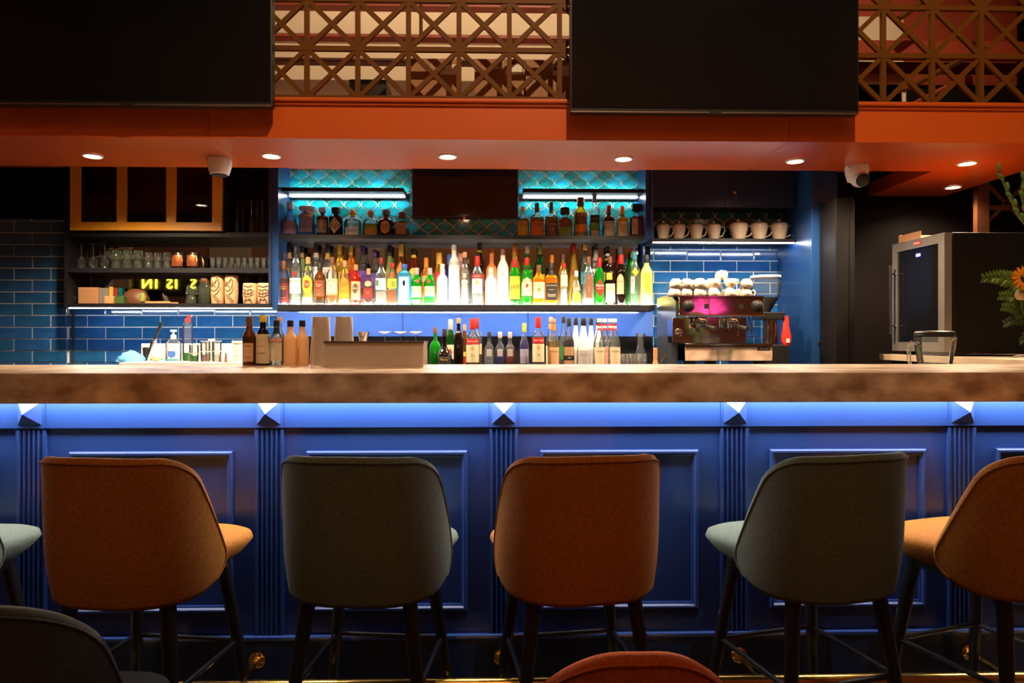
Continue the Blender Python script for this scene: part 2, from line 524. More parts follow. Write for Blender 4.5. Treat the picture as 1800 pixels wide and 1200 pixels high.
# downlights
for i, (px, py) in enumerate(((163, 273), (477, 273), (787, 274), (1096, 278), (1398, 282), (1700, 286), (1675, 328))):
    Y = (SOF_Z - CAMZ) * F / (HOR - py)
    u = (px - 900) / F
    Yw = Y * (1 - u * TAN)
    x = WX(px, Yw)
    names = ['leftmost downlight of the soffit row', 'second downlight from the left in the soffit', 'third downlight from the left, over the middle of the bottle shelf',
             'fourth downlight from the left in the soffit', 'fifth downlight, over the espresso machine', 'rightmost downlight of the soffit front row',
             'single downlight in the soffit wing over the wine cooler']
    t = thing('downlight', 'round warm recessed ' + names[i], 'downlight', (x, Yw, SOF_Z), group='soffit downlights')
    MB().lathe([(0.035, -0.001), (0.052, -0.001), (0.052, -0.006), (0.044, -0.009), (0.036, -0.004)], 28, False, False).obj('rim', 'white_plastic', t, True)
    MB().lathe([(0.0005, -0.004), (0.036, -0.003)], 24, False, False).obj('lens', 'lamp_warm', t)
    l2 = bpy.data.lights.new('bulb_light', 'SPOT'); l2.energy = DOWN_W * (0.2 if i == 6 else 1.0); l2.spot_size = radians(150); l2.spot_blend = 0.6
    l2.color = (1.0, 0.74, 0.48); l2.shadow_soft_size = 0.03
    o2 = bpy.data.objects.new('bulb_light', l2); C.objects.link(o2); o2.parent = t; o2.location = (0, 0, -0.02)

# dome cameras under the soffit
def dome_camera(px, Y, zb, label, turned):
    t = thing('dome_camera', label, 'security camera', (WX(px, Y), Y, SOF_Z), group='security cameras under the soffit')
    MB().lathe([(0.062, -0.001), (0.064, -0.02), (0.061, -0.045), (0.050, -0.085), (0.042, -0.088)], 24).obj('base', 'white_plastic', t, True)
    if turned:
        ey = MB().sphere((0, 0, 0), 0.050, 20, 12).obj('eyeball', 'white_plastic', t, True, loc=(0.004, -0.022, -0.075))
        MB().lathe([(0.036, 0.0), (0.038, 0.006), (0.020, 0.008)], 20).obj('lens_cover', 'black_plastic', ey, True, loc=(-0.004, -0.040, -0.018), rot=(radians(112), 0, radians(-6)))
    else:
        MB().lathe([(0.040, -0.093), (0.042, -0.086), (0.03, -0.086)], 20).obj('lens_cover', 'black_plastic', t, True)
    for s in (-1, 1):
        MB().lathe([(0.004, 0), (0.004, 0.003)], 8).obj('screw', 'black_metal', t, loc=(s * 0.055, -0.028, -0.012), rot=(radians(90), 0, 0))
dome_camera(386, 3.78, 0, 'white dome camera hanging before the yellow cabinet', False)
dome_camera(1506, 3.86, 0, 'white turret camera with dark lens hanging right of the tall blue cabinet', True)

# ------------------------------------------------------------------ wide televisions on the fascia
def television(px0, px1, Y, zb, zt, label, led_x):
    x0, x1 = WX(px0, Y), WX(px1, Y)
    w = x1 - x0
    t = thing('television', label, 'television', ((x0 + x1) / 2, Y, zb), group='large televisions over the bar')
    box('casing', 'black_plastic', -w / 2, w / 2, 0.0, 0.05, 0.0, zt - zb, t, bevel=0.004)
    box('screen', 'tv_screen', -w / 2 + 0.008, w / 2 - 0.008, -0.002, 0.004, 0.022, zt - zb - 0.008, t)
    box('lower_bezel', 'steel_brushed', -w / 2 + 0.004, w / 2 - 0.004, -0.004, 0.003, 0.001, 0.006, t)
    box('sensor_bar', 'black_plastic', -0.03, 0.03, -0.007, 0.01, -0.006, 0.008, t, bevel=0.002)
    box('wall_bracket', 'black_metal', -0.3, 0.3, 0.05, 0.10, 0.19, 0.5, t)
    return t
TVY = 3.287
television(478 - 508, 478, TVY, WZ(190, TVY), WZ(190, TVY) + 0.80, 'wide black television at the upper left over the bar', 0)
television(1002, 1510, TVY, WZ(196.5, TVY), WZ(196.5, TVY) + 0.80, 'wide black television between the two lattice screens', 0)

# ------------------------------------------------------------------ lattice screens above the ledge
def lattice(x0, x1, xs, z0, cell, rows, label, xnodes):
    t = thing('lattice_screen', label, 'lattice', ((x0 + x1) / 2, SOF_Y0 + 0.012, z0), group='brown lattice screens over the soffit')
    ox = (x0 + x1) / 2
    b = 0.012
    hb = None
    for r in range(rows + 1):
        o = MB().box(x0 - ox, x1 - ox, -0.010, 0.010, -b, b).obj('rail', 'lattice_brown', t)
        o.location = (0, 0, r * cell)
    for x in xnodes:
        MB().box(-b, b, -0.0095, 0.0095, 0, rows * cell).obj('post', 'lattice_brown', t, loc=(x - ox, 0, 0))
    dm = {}
    step = xnodes[1] - xnodes[0]
    L = sqrt(step * step + cell * cell)
    ang = math.atan2(cell, step)
    base = MB().box(-L / 2, L / 2, -0.008, 0.008, -b * 0.95, b * 0.95).mesh('slat', 'lattice_brown')
    nx = [xnodes[0] - step] + list(xnodes)
    for x in nx:
        for r in range(rows):
            for s in (1, -1):
                cx, cz = x + step / 2, (r + 0.5) * cell
                if x < x0 or x + step > x1 + 0.001:      # cut at the frame's edge
                    a, c2 = max(x, x0), min(x + step, x1)
                    if c2 - a < 0.01: continue
                    za = cell * (a - x) / step; zb = cell * (c2 - x) / step
                    if s < 0: za, zb = cell - za, cell - zb
                    l2 = sqrt((c2 - a) ** 2 + (zb - za) ** 2)
                    o = MB().box(-l2 / 2, l2 / 2, -0.008, 0.008, -b * 0.95, b * 0.95).obj('slat', 'lattice_brown', t)
                    o.location = ((a + c2) / 2 - ox, 0.001 * s, r * cell + (za + zb) / 2)
                else:
                    o = bpy.data.objects.new('slat', base); C.objects.link(o); o.parent = t
                    o.location = (cx - ox, 0.001 * s, cz)
                o.rotation_euler = (0, -ang * s, 0)
    return t
LY = SOF_Y0 + 0.012
zl = WZ(175, LY)
cell = (WZ(89, LY) - zl)
n0 = [WX(p, LY) for p in (539.6, 628.3, 717, 805.8, 894.6, 983.4)]
st = (n0[-1] - n0[0]) / 5
lattice(WX(470, LY), WX(1010, LY), None, zl, cell, 3, 'brown wooden lattice screen between the two televisions, boxes behind it', [n0[0] + st * i for i in range(6)])
zl2 = WZ(183, LY, 1650)
n1 = WX(1552, LY)
lattice(WX(1500, LY), XS1, None, zl2 - 0.004, cell, 3, 'brown wooden lattice screen right of the right television, red loft behind it', [n1 + st * i for i in range(4)])

# loft behind the lattices
lw = struct(box('wall_loft', 'cream_wall', -2.2, 1.15, YW - 0.06, YW - 0.001, SOF_Z + 0.206, 5.4))
struct(box('wall_loft_right', 'red_paint', 1.15, XS1 + 0.5, YW - 0.06, YW - 0.001, SOF_Z + 0.206, 5.4))
for i, (px0, px1, py0, py1, Y, m, lab) in enumerate((
        (440, 1010, 58, 68, 4.25, 'red_paint', 'thin red beam across the loft behind the middle lattice'),
        (440, 1010, 100, 111, 4.45, 'darkred_paint', 'dark red rail across the loft wall behind the middle lattice'),
        (440, 1010, 2, 14, 4.4, 'red_paint', 'red rail near the top of the middle lattice opening'),
        (1490, 1830, 70, 100, 4.3, 'red_paint', 'broad red beam across the loft behind the right lattice'),
        (1490, 1830, 108, 124, 4.4, 'darkred_paint', 'dark strip standing in for the gap under the broad red beam behind the right lattice'),  # dark board painted in for the shaded gap below the beam
        (1490, 1830, 148, 186, 4.5, 'black_matt', 'black sill low in the loft behind the right lattice'))):
    x0, z1 = W(px0, py0, Y); x1, z0 = W(px1, py1, Y)
    tag(box('loft_beam', m, x0, x1, Y, Y + 0.08, z0, z1), lab, 'beam', 'beams in the loft')
x0, z1 = W(1512, 29, 4.5); x1, z0 = W(1588, 72, 4.5)
tag(box('pale_board', 'cream_wall', x0 - 0.15, x1, 4.5, 4.52, SOF_Z + 0.206, z1), 'pale board standing in the loft beside the right television', 'board')
def strut(px0, py0, px1, py1, Y, m, lab, r=0.02):
    a = W(px0, py0, Y); b = W(px1, py1, Y)
    o = MB().tube([(a[0], Y, a[1]), (b[0], Y, b[1])], r, 6).obj('loft_strut', m)
    tag(o, lab, 'strut', 'struts in the loft')
strut(1585, 160, 1730, 85, 4.12, 'lattice_brown', 'sloping brown strut behind the right lattice')
strut(1580, 33, 1620, 5, 4.12, 'lattice_brown', 'short sloping strut at the top of the right lattice opening')
strut(1589, 190, 1589, 152, 4.12, 'cream_wall', 'pale upright stub low behind the right lattice', 0.012)
strut(1466, 254, 1662, 153, 4.2, 'red_paint', 'pale orange sloping stub low behind the right lattice', 0.018)
strut(1722, 190, 1722, -20, 4.12, 'lattice_brown', 'brown upright post behind the right lattice', 0.022)
strut(740, 62, 740, -10, 4.25, 'lattice_brown', 'thin upright post behind the middle lattice', 0.012)
tl = thing('added_loft_lamp', 'long warm tube lamp added out of view to light the loft over the soffit', 'lamp', (-0.45, 4.45, 4.1))  # added unseen tube lamp, brightens the loft wall
MB().tube([(-1.1, 0, 0), (1.1, 0, 0)], 0.02, 10).obj('tube', 'loft_tube', tl, True)
box('holder', 'white_plastic', -1.15, 1.15, -0.03, 0.03, 0.03, 0.07, tl)
for s in (-1, 1):
    box('rod', 'black_metal', s * 1.0 - 0.005, s * 1.0 + 0.005, -0.005, 0.005, 0.07, ZC - 4.1, tl)

def carton(px0, px1, ptop, Y, dep, lab):
    x0, z1 = W(px0, ptop, Y); x1 = WX(px1, Y)
    z0 = SOF_Z + 0.206
    t = thing('cardboard_box', lab, 'box', ((x0 + x1) / 2, Y, z0), group='cardboard boxes in the loft')
    w = x1 - x0; h = z1 - z0
    box('carton', 'card', -w / 2, w / 2, 0, dep, 0, h, t, bevel=0.002)
    box('tape', 'l_tan', -0.025, 0.025, -0.0012, dep, h - 0.06, h + 0.0008, t)
    st_ = box('sticker', 'paper', w / 2 - 0.10, w / 2 - 0.01, -0.0016, -0.0002, h - 0.085, h - 0.03, t)
    box('stamp', 'black_plastic', w / 2 - 0.097, w / 2 - 0.075, -0.0022, -0.0012, h - 0.058, h - 0.036, st_)
carton(722, 806, 103, 3.70, 0.24, 'brown cardboard box, leftmost of three behind the middle lattice')
carton(834, 921, 103, 3.70, 0.24, 'brown cardboard box, middle one of three behind the middle lattice')
carton(924, 1004, 105, 3.68, 0.24, 'brown cardboard box behind the middle lattice beside the right television')
t = thing('storage_crate', 'black slotted crate behind the middle lattice, left of the boxes', 'crate', (WX(646, 3.72), 3.72, SOF_Z + 0.206))
hh = WZ(141, 3.72) - SOF_Z - 0.206
box('crate_body', 'black_plastic', -0.10, 0.10, 0, 0.2, 0, hh, t, bevel=0.006)
for k in range(4):
    MB().box(-0.04, 0.04, -0.003, 0.0, -0.004, 0.004).obj('slot', 'steel', t, loc=(0.03, 0, 0.03 + 0.022 * k), rot=(0, radians(-20), 0))
tag(MB().lathe([(0.055, 0), (0.06, 0.01), (0.06, 0.09), (0.05, 0.10)], 20).obj('paint_pot', 'white_plastic', None, True, loc=(WX(694, 3.72), 3.8, SOF_Z + 0.206)),
    'white round pot behind the middle lattice beside the black crate', 'pot')

# ================================================================== BAR FRONT
YT0, YT1 = 1.88, 2.50
ZT = CAMZ - 60 * YT0 / F          # worktop surface
TH = 53 * YT0 / F
XB0, XB1 = -2.9, 3.3
wt = thing('bar_worktop', 'long brown stone bar top with a thick front edge', 'worktop', (0, YT0, ZT))
MB().box(XB0, XB1, 0, YT1 - YT0, -TH, 0).obj('slab', 'stone_top', wt, bevel=0.003)
MB().box(XB0, XB1, 0.178, 0.232, -TH - 0.006, -TH - 0.0005).obj('led_strip', 'led_white', wt)
plabel(wt.children[-1], 'white light strip under the bar top')
YP = 2.13
bf = thing('panelled_bar_front', 'glossy blue panelled bar front with fluted pilasters and pyramid studs', 'bar front', (0, YP, 0))
ZU = ZT - TH
ZFR = WZ(752, 2.09)               # frieze underside
ZBT = WZ(1117, 2.11)              # base trim
box('back_panel', 'blue_paint', XB0, XB1, 0.0, 0.03, 0.0, ZU, bf)
box('plinth_board', 'blue_paint', XB0, XB1, -0.011, 0.0, 0.0, ZBT - 0.008, bf)
box('base_trim', 'blue_paint', XB0, XB1, -0.019, 0.0, ZBT - 0.012, ZBT + 0.004, bf, bevel=0.004)
pcs = [WX(p, 2.10) for p in (47, 466, 883, 1294, 1698)]
pst = (pcs[-1] - pcs[0]) / 4
pc = [pcs[0] + pst * (i - 1) for i in range(7)]
PW = 0.044
for i, x in enumerate(pc):
    # pilaster with flutes
    p = MB()
    prof = [(-PW, 0.0), (-PW, -0.0135), (-PW + 0.008, -0.0135)]
    nf = 5
    fw = (2 * PW - 0.016) / nf
    for k in range(nf):
        a = -PW + 0.008 + k * fw
        for q in range(1, 6):
            tt = q / 6
            prof.append((a + fw * (0.12 + 0.76 * tt), -0.0135 + 0.009 * sin(pi * tt)))
        prof.append((a + fw, -0.0135))
    prof += [(PW, -0.0135), (PW, 0.0)]
    z0, z1 = ZBT + 0.004, ZFR - 0.006
    n = len(prof)
    vs_ = [(a, b, z0) for a, b in prof] + [(a, b, z1) for a, b in prof]
    fs = [(k, k + 1, n + k + 1, n + k) for k in range(n - 1)] + [tuple(range(n)), tuple(range(n, 2 * n))]
    MB().add(vs_, fs).obj('pilaster', 'blue_paint', bf, loc=(x, 0, 0))
    # pyramid stud
    zc = (ZFR + ZU - 0.004) / 2; hz = (ZU - 0.004 - ZFR) / 2
    bw = PW + 0.001
    box('stud_block', 'blue_paint', x - bw, x + bw, -0.0165, 0.0, ZFR, ZU, bf)
    pw = 0.036
    zc = WZ(727.5, 2.06)
    MB().add([(-pw, 0, -pw), (pw, 0, -pw), (pw, 0, pw), (-pw, 0, pw), (0, -0.034, 0)], [(0, 1, 4), (1, 2, 4), (2, 3, 4), (3, 0, 4), (3, 2, 1, 0)]).obj('pyramid_stud', 'blue_paint', bf, loc=(x, -0.0167, zc))
    if i < len(pc) - 1:
        xa, xb = x + bw + 0.0008, pc[i + 1] - bw - 0.0008
        box('frieze_board', 'blue_paint', xa, xb, -0.014, 0.0, ZFR, ZU, bf)
        # raised rectangular moulding, mitred ring
        xm = (x + pc[i + 1]) / 2
        hw = 0.2495
        za, zb = WZ(1073, 2.12), WZ(791, 2.12)
        ring = MB()
        secs = [(0.0, 0.0), (0.001, -0.008), (0.005, -0.013), (0.011, -0.013), (0.016, -0.007), (0.021, -0.006), (0.022, 0.0)]
        pts = []
        for ins, yy in secs:
            pts.append([(-hw + ins, yy, za + ins), (hw - ins, yy, za + ins), (hw - ins, yy, zb - ins), (-hw + ins, yy, zb - ins)])
        vv = [q for r in pts for q in r]
        ff = []
        for r in range(len(secs) - 1):
            for k in range(4):
                ff.append((r * 4 + k, r * 4 + (k + 1) % 4, (r + 1) * 4 + (k + 1) % 4, (r + 1) * 4 + k))
        ring.add(vv, ff).obj('panel_moulding', 'blue_paint', bf, loc=(xm, 0, 0))

# brass foot rail
FR_Z, FR_Y = 0.203, 1.965
fr = thing('foot_rail', 'polished brass foot rail along the foot of the bar', 'foot rail', (0, FR_Y, FR_Z))
MB().tube([(XB0, 0, -0.006), (XB1, 0, -0.006)], 0.019, 14).obj('rail', 'brass', fr, True)
for x in (WX(455, YP), WX(882, YP), WX(1296, YP), WX(1698, YP), WX(455, YP) - pst, WX(1698, YP) + pst):
    br = MB().tube([(0, 0.012, 0), (0, YP - FR_Y - 0.013, 0)], 0.0095, 10).obj('bracket', 'brass', fr, True, loc=(x, 0, 0))
    MB().lathe([(0.025, 0.0), (0.025, 0.004), (0.022, 0.006), (0.012, 0.007), (0.011, 0.012)], 20).obj('flange', 'brass', br, True, loc=(0, YP - FR_Y - 0.0115, 0), rot=(radians(90), 0, 0))
    for k in range(3):
        a = 2 * pi * k / 3 + pi / 2
        MB().lathe([(0.0035, 0), (0.003, 0.002)], 8).obj('screw', 'steel', br, loc=(0.018 * cos(a), YP - FR_Y - 0.0178, 0.018 * sin(a)), rot=(radians(90), 0, 0))

# ================================================================== STOOLS AND CHAIRS
def chair(name, label, cat, x, y, rz, fab, seat_z, top_z, bot_z, wid=0.215, shalf=0.40, tap=1.0, rt=0.06, rb=0.085, crown=0.006, pn_=2.6, group=None, foot=True, dep=0.215):
    t = thing(name, label, cat, (x, y, 0), rz, group)
    # seat cushion, a rounded pad tapering down
    hw = wid * 0.99
    secs = [(seat_z - 0.080, hw * 0.66, dep * 0.74, 3.0), (seat_z - 0.076, hw * 0.76, dep * 0.82, 3.2), (seat_z - 0.050, hw * 0.90, dep * 0.93, 3.6),
            (seat_z - 0.022, hw * 1.0, dep * 1.0, 3.8), (seat_z - 0.009, hw * 0.985, dep * 0.985, 3.7), (seat_z - 0.002, hw * 0.93, dep * 0.93, 3.5), (seat_z + 0.003, hw * 0.7, dep * 0.7, 3.0), (seat_z + 0.005, hw * 0.3, dep * 0.3, 2.5)]
    sm = MB().loft(secs, 44)
    sm.v = [(x_ * (1.10 - 0.33 * max(0, 0.55 - y_ / dep) / 1.55), y_ * 1.10 if y_ > 0 else y_ * 0.82, z_) for x_, y_, z_ in sm.v]
    sm.obj('seat', fab, t, True, sharp=False)
    # wrap-round shell: rows at rising height, each an arc round the seat; corners rounded in the unrolled outline
    nx_, nz_ = 36, 26
    H = top_z - bot_z
    def half(z):
        q = (z - bot_z) / H
        s_ = shalf * (1 - 0.41 * tap * max(0, q - 0.06) ** 1.1)
        dt = z - (top_z - rt)
        if dt > 0: s_ -= rt * 1.15 * (1 - sqrt(max(0, 1 - (dt / rt) ** 2)))
        db = (bot_z + rb) - z
        if db > 0: s_ -= rb * 1.9 * (1 - sqrt(max(0, 1 - (db / rb) ** 2)))
        return max(s_, 0.02)
    # arc-length table of the plan curve
    def plan(a, z):
        q = (z - bot_z) / H
        n = pn_
        rx = (wid + 0.016) * (1 - 0.05 * max(0, 1 - q * 2.2) ** 2)
        ry = dep * (1 - 0.06 * max(0, 1 - q * 2.2) ** 2) + 0.016 + 0.022 * q
        ca, sa = cos(a), sin(a)
        return Vector((rx * math.copysign(abs(sa) ** (2 / n), sa), -ry * math.copysign(abs(ca) ** (2 / n), ca), z))
    def along(s_, z):
        tbl = [0.0]; pv = plan(0.001, z); pts_ = [plan(0.0, z)]
        if s_ <= 0: return pts_[0]
        acc = 0.0; last = pts_[0]
        for k in range(1, 61):
            p_ = plan(radians(120) * k / 60, z)
            d_ = (p_ - last).length
            if acc + d_ >= s_:
                return last + (p_ - last) * ((s_ - acc) / d_)
            acc += d_; last = p_
        return last
    zs = [bot_z + H * (0.5 - 0.5 * cos(pi * j / nz_)) for j in range(nz_ + 1)]
    outer = []
    for j, z in enumerate(zs):
        hs_ = half(z)
        row = []
        for i in range(nx_ + 1):
            p = -1 + 2 * i / nx_
            v = along(abs(p) * hs_, z)
            v = Vector((math.copysign(v.x, p), v.y, v.z + crown * max(0.0, 1 - (v.x / 0.17) ** 2) * ((z - bot_z) / H) ** 3))
            row.append(v)
        outer.append(row)
    th = 0.040
    inner, mid = [], {}
    def nrm(v):
        return Vector((v.x / (wid * wid), v.y / (dep * dep), 0)).normalized()
    vs_ = []; fs = []
    W_ = nx_ + 1; N1 = (nz_ + 1) * W_
    for row in outer: vs_ += row
    for j, row in enumerate(outer):
        for i, v in enumerate(row):
            ed = min(1.0, min(i, nx_ - i) / 3.0) * min(1.0, min(j, nz_ - j) / 4.0)
            vs_.append(v - nrm(v) * th * (0.78 + 0.22 * ed))
    for base_, flip in ((0, False), (N1, True)):
        for j in range(nz_):
            for i in range(nx_):
                f_ = (base_ + j * W_ + i, base_ + j * W_ + i + 1, base_ + (j + 1) * W_ + i + 1, base_ + (j + 1) * W_ + i)
                fs.append(tuple(reversed(f_)) if flip else f_)
    rim = [i for i in range(W_)] + [j * W_ + nx_ for j in range(1, nz_ + 1)] + [nz_ * W_ + i for i in range(nx_ - 1, -1, -1)] + [j * W_ for j in range(nz_ - 1, 0, -1)]
    cz = (top_z + bot_z) / 2
    rings = [[], []]
    for k, r_ in enumerate(rim):
        va, vb = Vector(vs_[r_]), Vector(vs_[N1 + r_])
        tang = Vector(vs_[rim[(k + 1) % len(rim)]]) - Vector(vs_[rim[k - 1]])
        out_ = tang.cross(va - vb)
        if out_.length < 1e-9: out_ = va - Vector((0, 0, cz))
        out_.normalize()
        if out_.dot(va - Vector((0, -dep, cz))) < 0: out_ = -out_
        rings[0].append(va * 0.72 + vb * 0.28 + out_ * 0.011)
        rings[1].append(va * 0.28 + vb * 0.72 + out_ * 0.011)
    M0 = len(vs_); nr = len(rim)
    vs_ += rings[0] + rings[1]
    for k in range(nr):
        k2 = (k + 1) % nr
        fs.append((rim[k], rim[k2], M0 + k2, M0 + k))
        fs.append((M0 + k, M0 + k2, M0 + nr + k2, M0 + nr + k))
        fs.append((M0 + nr + k, M0 + nr + k2, N1 + rim[k2], N1 + rim[k]))
    MB().add(vs_, fs).obj('backrest', fab, t, True, sharp=False)
    # piping round the outer edge
    loop = [outer[j][0] for j in range(4, nz_ + 1)] + [outer[nz_][i] for i in range(1, nx_ + 1)] + [outer[j][nx_] for j in range(nz_ - 1, 3, -1)]
    MB().tube([v + nrm(v) * 0.0008 for v in loop], 0.0024, 6).obj('piping', fab, t, True)
    # legs
    top = seat_z - 0.075
    for sx_ in (-1, 1):
        for sy in (-1, 1):
            MB().tube([(sx_ * 0.125, sy * 0.125, top), (sx_ * 0.195, sy * 0.195, 0.004)], [0.020, 0.012], 12).obj('leg', 'black_metal', t, True)
    if foot:
        zf = 0.325
        k = 0.125 + (0.195 - 0.125) * (top - zf) / top
        c4 = [(-k, -k), (k, -k), (k, k), (-k, k)]
        for i in range(4):
            a, c2 = c4[i], c4[(i + 1) % 4]
            MB().tube([(a[0], a[1], zf), (c2[0], c2[1], zf)], 0.0075, 8).obj('foot_bar', 'black_metal', t, True)
    box('under_frame', 'black_metal', -0.14, 0.14, -0.14, 0.14, seat_z - 0.10, seat_z - 0.080, t)
    return t

SEAT = 0.645
def stool(x, fab, lab, dy=0.0, rz=0.0):
    t = chair('bar_stool', lab, 'bar stool', x, 1.845 + dy, rz, fab, SEAT, 0.893, 0.553, wid=0.200, shalf=0.375, tap=1.0, rt=0.062, rb=0.095, group='bar stools along the bar', dep=0.205)
    return t
stool(-1.515, 'fabric_green', 'sage green bar stool cut off by the left edge of the picture')
s1 = stool(-0.918, 'fabric_orange', 'orange bar stool, leftmost of the orange ones', 0.0, radians(-8))
stool(-0.330, 'fabric_green', 'sage green bar stool between the two whole orange stools', 0.0, radians(-6))
stool(0.206, 'fabric_orange', 'orange bar stool in the middle of the row', 0.0, radians(7))
stool(0.835, 'fabric_green', 'sage green bar stool right of the middle orange stool', 0.0, radians(14))
stool(1.355, 'fabric_orange', 'orange bar stool cut off by the right edge of the picture', 0.0, radians(18))
for s_, x_, y_ in ((s1, 0.16, 0.05),):
    MB().add([(0, 0, 0), (0.025, 0, 0.002), (0.022, 0.004, -0.016), (0.004, 0.002, -0.014)], [(0, 1, 2, 3)]).obj('care_tag', 'paper', s_, loc=(0.150, 0.07, SEAT - 0.068))
chair('dining_chair', 'dark grey upholstered chair in the lower left corner', 'chair', WX(50, 1.05) - 0.165, 1.28, radians(4), 'fabric_grey', 0.47, 0.772, 0.40, wid=0.20, shalf=0.36, tap=1.1, rt=0.12, crown=0.0, group='upholstered chairs before the bar stools', foot=False)
chair('lounge_chair', 'rust orange upholstered chair at the bottom edge of the picture', 'chair', 0.222, 1.285, 0.0, 'fabric_rust', 0.42, 0.668, 0.36, wid=0.205, shalf=0.29, tap=1.15, rt=0.115, crown=0.026, pn_=2.0, group='upholstered chairs before the bar stools', foot=False)

# ================================================================== BACK WALL: tiles
def clip_poly(poly, x0, x1, z0, z1):
    def cut(pl, ax, lim, keep_less):
        out = []
        for i in range(len(pl)):
            a, b = pl[i - 1], pl[i]
            ia = (a[ax] <= lim) if keep_less else (a[ax] >= lim)
            ib = (b[ax] <= lim) if keep_less else (b[ax] >= lim)
            if ia != ib:
                t = (lim - a[ax]) / (b[ax] - a[ax])
                out.append((a[0] + (b[0] - a[0]) * t, a[1] + (b[1] - a[1]) * t))
            if ib: out.append(b)
        return out
    for ax, lim, kl in ((0, x0, False), (0, x1, True), (1, z0, False), (1, z1, True)):
        if not poly: return []
        poly = cut(poly, ax, lim, kl)
    cl = []
    for p in poly:
        if not cl or abs(p[0] - cl[-1][0]) + abs(p[1] - cl[-1][1]) > 1e-5: cl.append(p)
    return cl


def area(pl):
    return abs(sum(pl[i - 1][0] * pl[i][1] - pl[i][0] * pl[i - 1][1] for i in range(len(pl)))) / 2


TWX, THZ = 0.0576, 0.0510       # half width and half height of a lantern tile


def lantern(k):
    q = []
    N = 12
    for i in range(N):
        t = i / N
        bx, bz = TWX * t, THZ * (1 - t)
        L = sqrt(TWX ** 2 + THZ ** 2)
        nx_, nz_ = THZ / L, TWX / L
        d = -0.0050 * sin(2 * pi * t) + 0.0013 * sin(6 * pi * t)
        q.append(((bx + nx_ * d), (bz + nz_ * d)))
    right = q
    pts = []
    pts += right                                      # top tip to right tip
    pts += [(x, -z) for x, z in [(TWX, 0)] + list(reversed(right))]   # right tip to bottom tip
    pts += [(-x, -z) for x, z in right[1:]]
    pts += [(-x, z) for x, z in [(TWX, 0)] + list(reversed(right))[:-1]]
    # shrink for the joint, along both axes evenly
    return [(x * k, z * k) for x, z in pts]


LANT = lantern(0.915)


def tile_mesh(poly, mat, thick, bev, name='tile'):
    """tile face proud of the wall, with a small sloped rim; poly in (x, z) about the tile's own origin"""
    n = len(poly)
    cx = sum(p[0] for p in poly) / n; cz = sum(p[1] for p in poly) / n
    def shr(p):
        d = Vector((cx - p[0], cz - p[1])); l = max(d.length, 1e-6)
        return (p[0] + d.x / l * min(bev, l * 0.5), p[1] + d.y / l * min(bev, l * 0.5))
    fr = [shr(p) for p in poly]
    vs_ = [(x, 0, z) for x, z in poly] + [(x, -thick * 0.6, z) for x, z in poly] + [(x, -thick, z) for x, z in fr]
    fs = []
    for i in range(n):
        j = (i + 1) % n
        fs += [(i, j, n + j, n + i), (n + i, n + j, 2 * n + j, 2 * n + i)]
    fs.append(tuple(range(2 * n, 3 * n)))
    return MB().add(vs_, fs).mesh(name, mat)


def lay_lanterns(Y, x0, x1, z0, z1, ox, oz, mat, skip=None, par=None):
    full = tile_mesh(LANT, mat, 0.006, 0.0022)
    nx0 = int((x0 - ox) / (2 * TWX)) - 2; nx1 = int((x1 - ox) / (2 * TWX)) + 2
    nz0 = int((z0 - oz) / THZ) - 2; nz1 = int((z1 - oz) / THZ) + 2
    for r in range(nz0, nz1 + 1):
        for c in range(nx0, nx1 + 1):
            cx = ox + c * 2 * TWX + (TWX if r % 2 else 0); cz = oz + r * THZ
            pl = [(x + cx, z + cz) for x, z in LANT]
            cp = clip_poly(pl, x0, x1, z0, z1)
            if len(cp) < 3 or area(cp) < 2e-4: continue
            if skip and skip(cx, cz): continue
            whole = area(cp) > area(pl) * 0.999
            me = full if whole else tile_mesh([(x - cx, z - cz) for x, z in cp], mat, 0.006, 0.002)
            o = bpy.data.objects.new('tile', me); C.objects.link(o); o.parent = par or wall_back
            o.location = (cx, Y - (par.location.y if par else 0), cz)


def lay_bricks(Y, x0, x1, z0, z1, ox, oz, bw, bh, mat, gap=0.0065):
    r = -40
    cache = {}
    while oz + r * bh < z1:
        zz0, zz1 = max(oz + r * bh + gap / 2, z0), min(oz + (r + 1) * bh - gap / 2, z1)
        if zz1 - zz0 > 0.008:
            c = -40
            off = bw / 2 if r % 2 else 0
            while ox + off + c * bw < x1:
                a, b = max(ox + off + c * bw + gap / 2, x0), min(ox + off + (c + 1) * bw - gap / 2, x1)
                if b - a > 0.010:
                    key = (round(b - a, 4), round(zz1 - zz0, 4))
                    if key not in cache:
                        hw, hh = (b - a) / 2, (zz1 - zz0) / 2
                        cache[key] = tile_mesh([(-hw, -hh), (hw, -hh), (hw, hh), (-hw, hh)], mat, 0.007, 0.0035)
                    o = bpy.data.objects.new('tile', cache[key]); C.objects.link(o); o.parent = wall_back
                    o.location = ((a + b) / 2, Y - random.uniform(0, 0.0012), (zz0 + zz1) / 2)
                    o.rotation_euler = (random.uniform(-0.012, 0.012), 0, random.uniform(-0.006, 0.006))
                c += 1
        r += 1


YG = YW - 0.012                 # grout surface
# lantern-tile field behind the upper bottles
ax0, ax1 = WX(497, YG), WX(1134, YG)
az0, az1 = WZ(420, YG), SOF_Z + 0.168
box('grout_bed', 'grout_gold', ax0, ax1, YG, YW - 0.0005, az0, az1, wall_back)
tvx0, tvx1, tvz = WX(724, 4.66), WX(911, 4.66), WZ(384, 4.66)
lo_x, lo_z = W(529.6, 306.5, YG)
lay_lanterns(YG + 0.001, ax0, ax1, az0, az1, lo_x, lo_z, 'tile_teal', lambda x, z: tvx0 + 0.06 < x < tvx1 - 0.06 and z > tvz + 0.06)
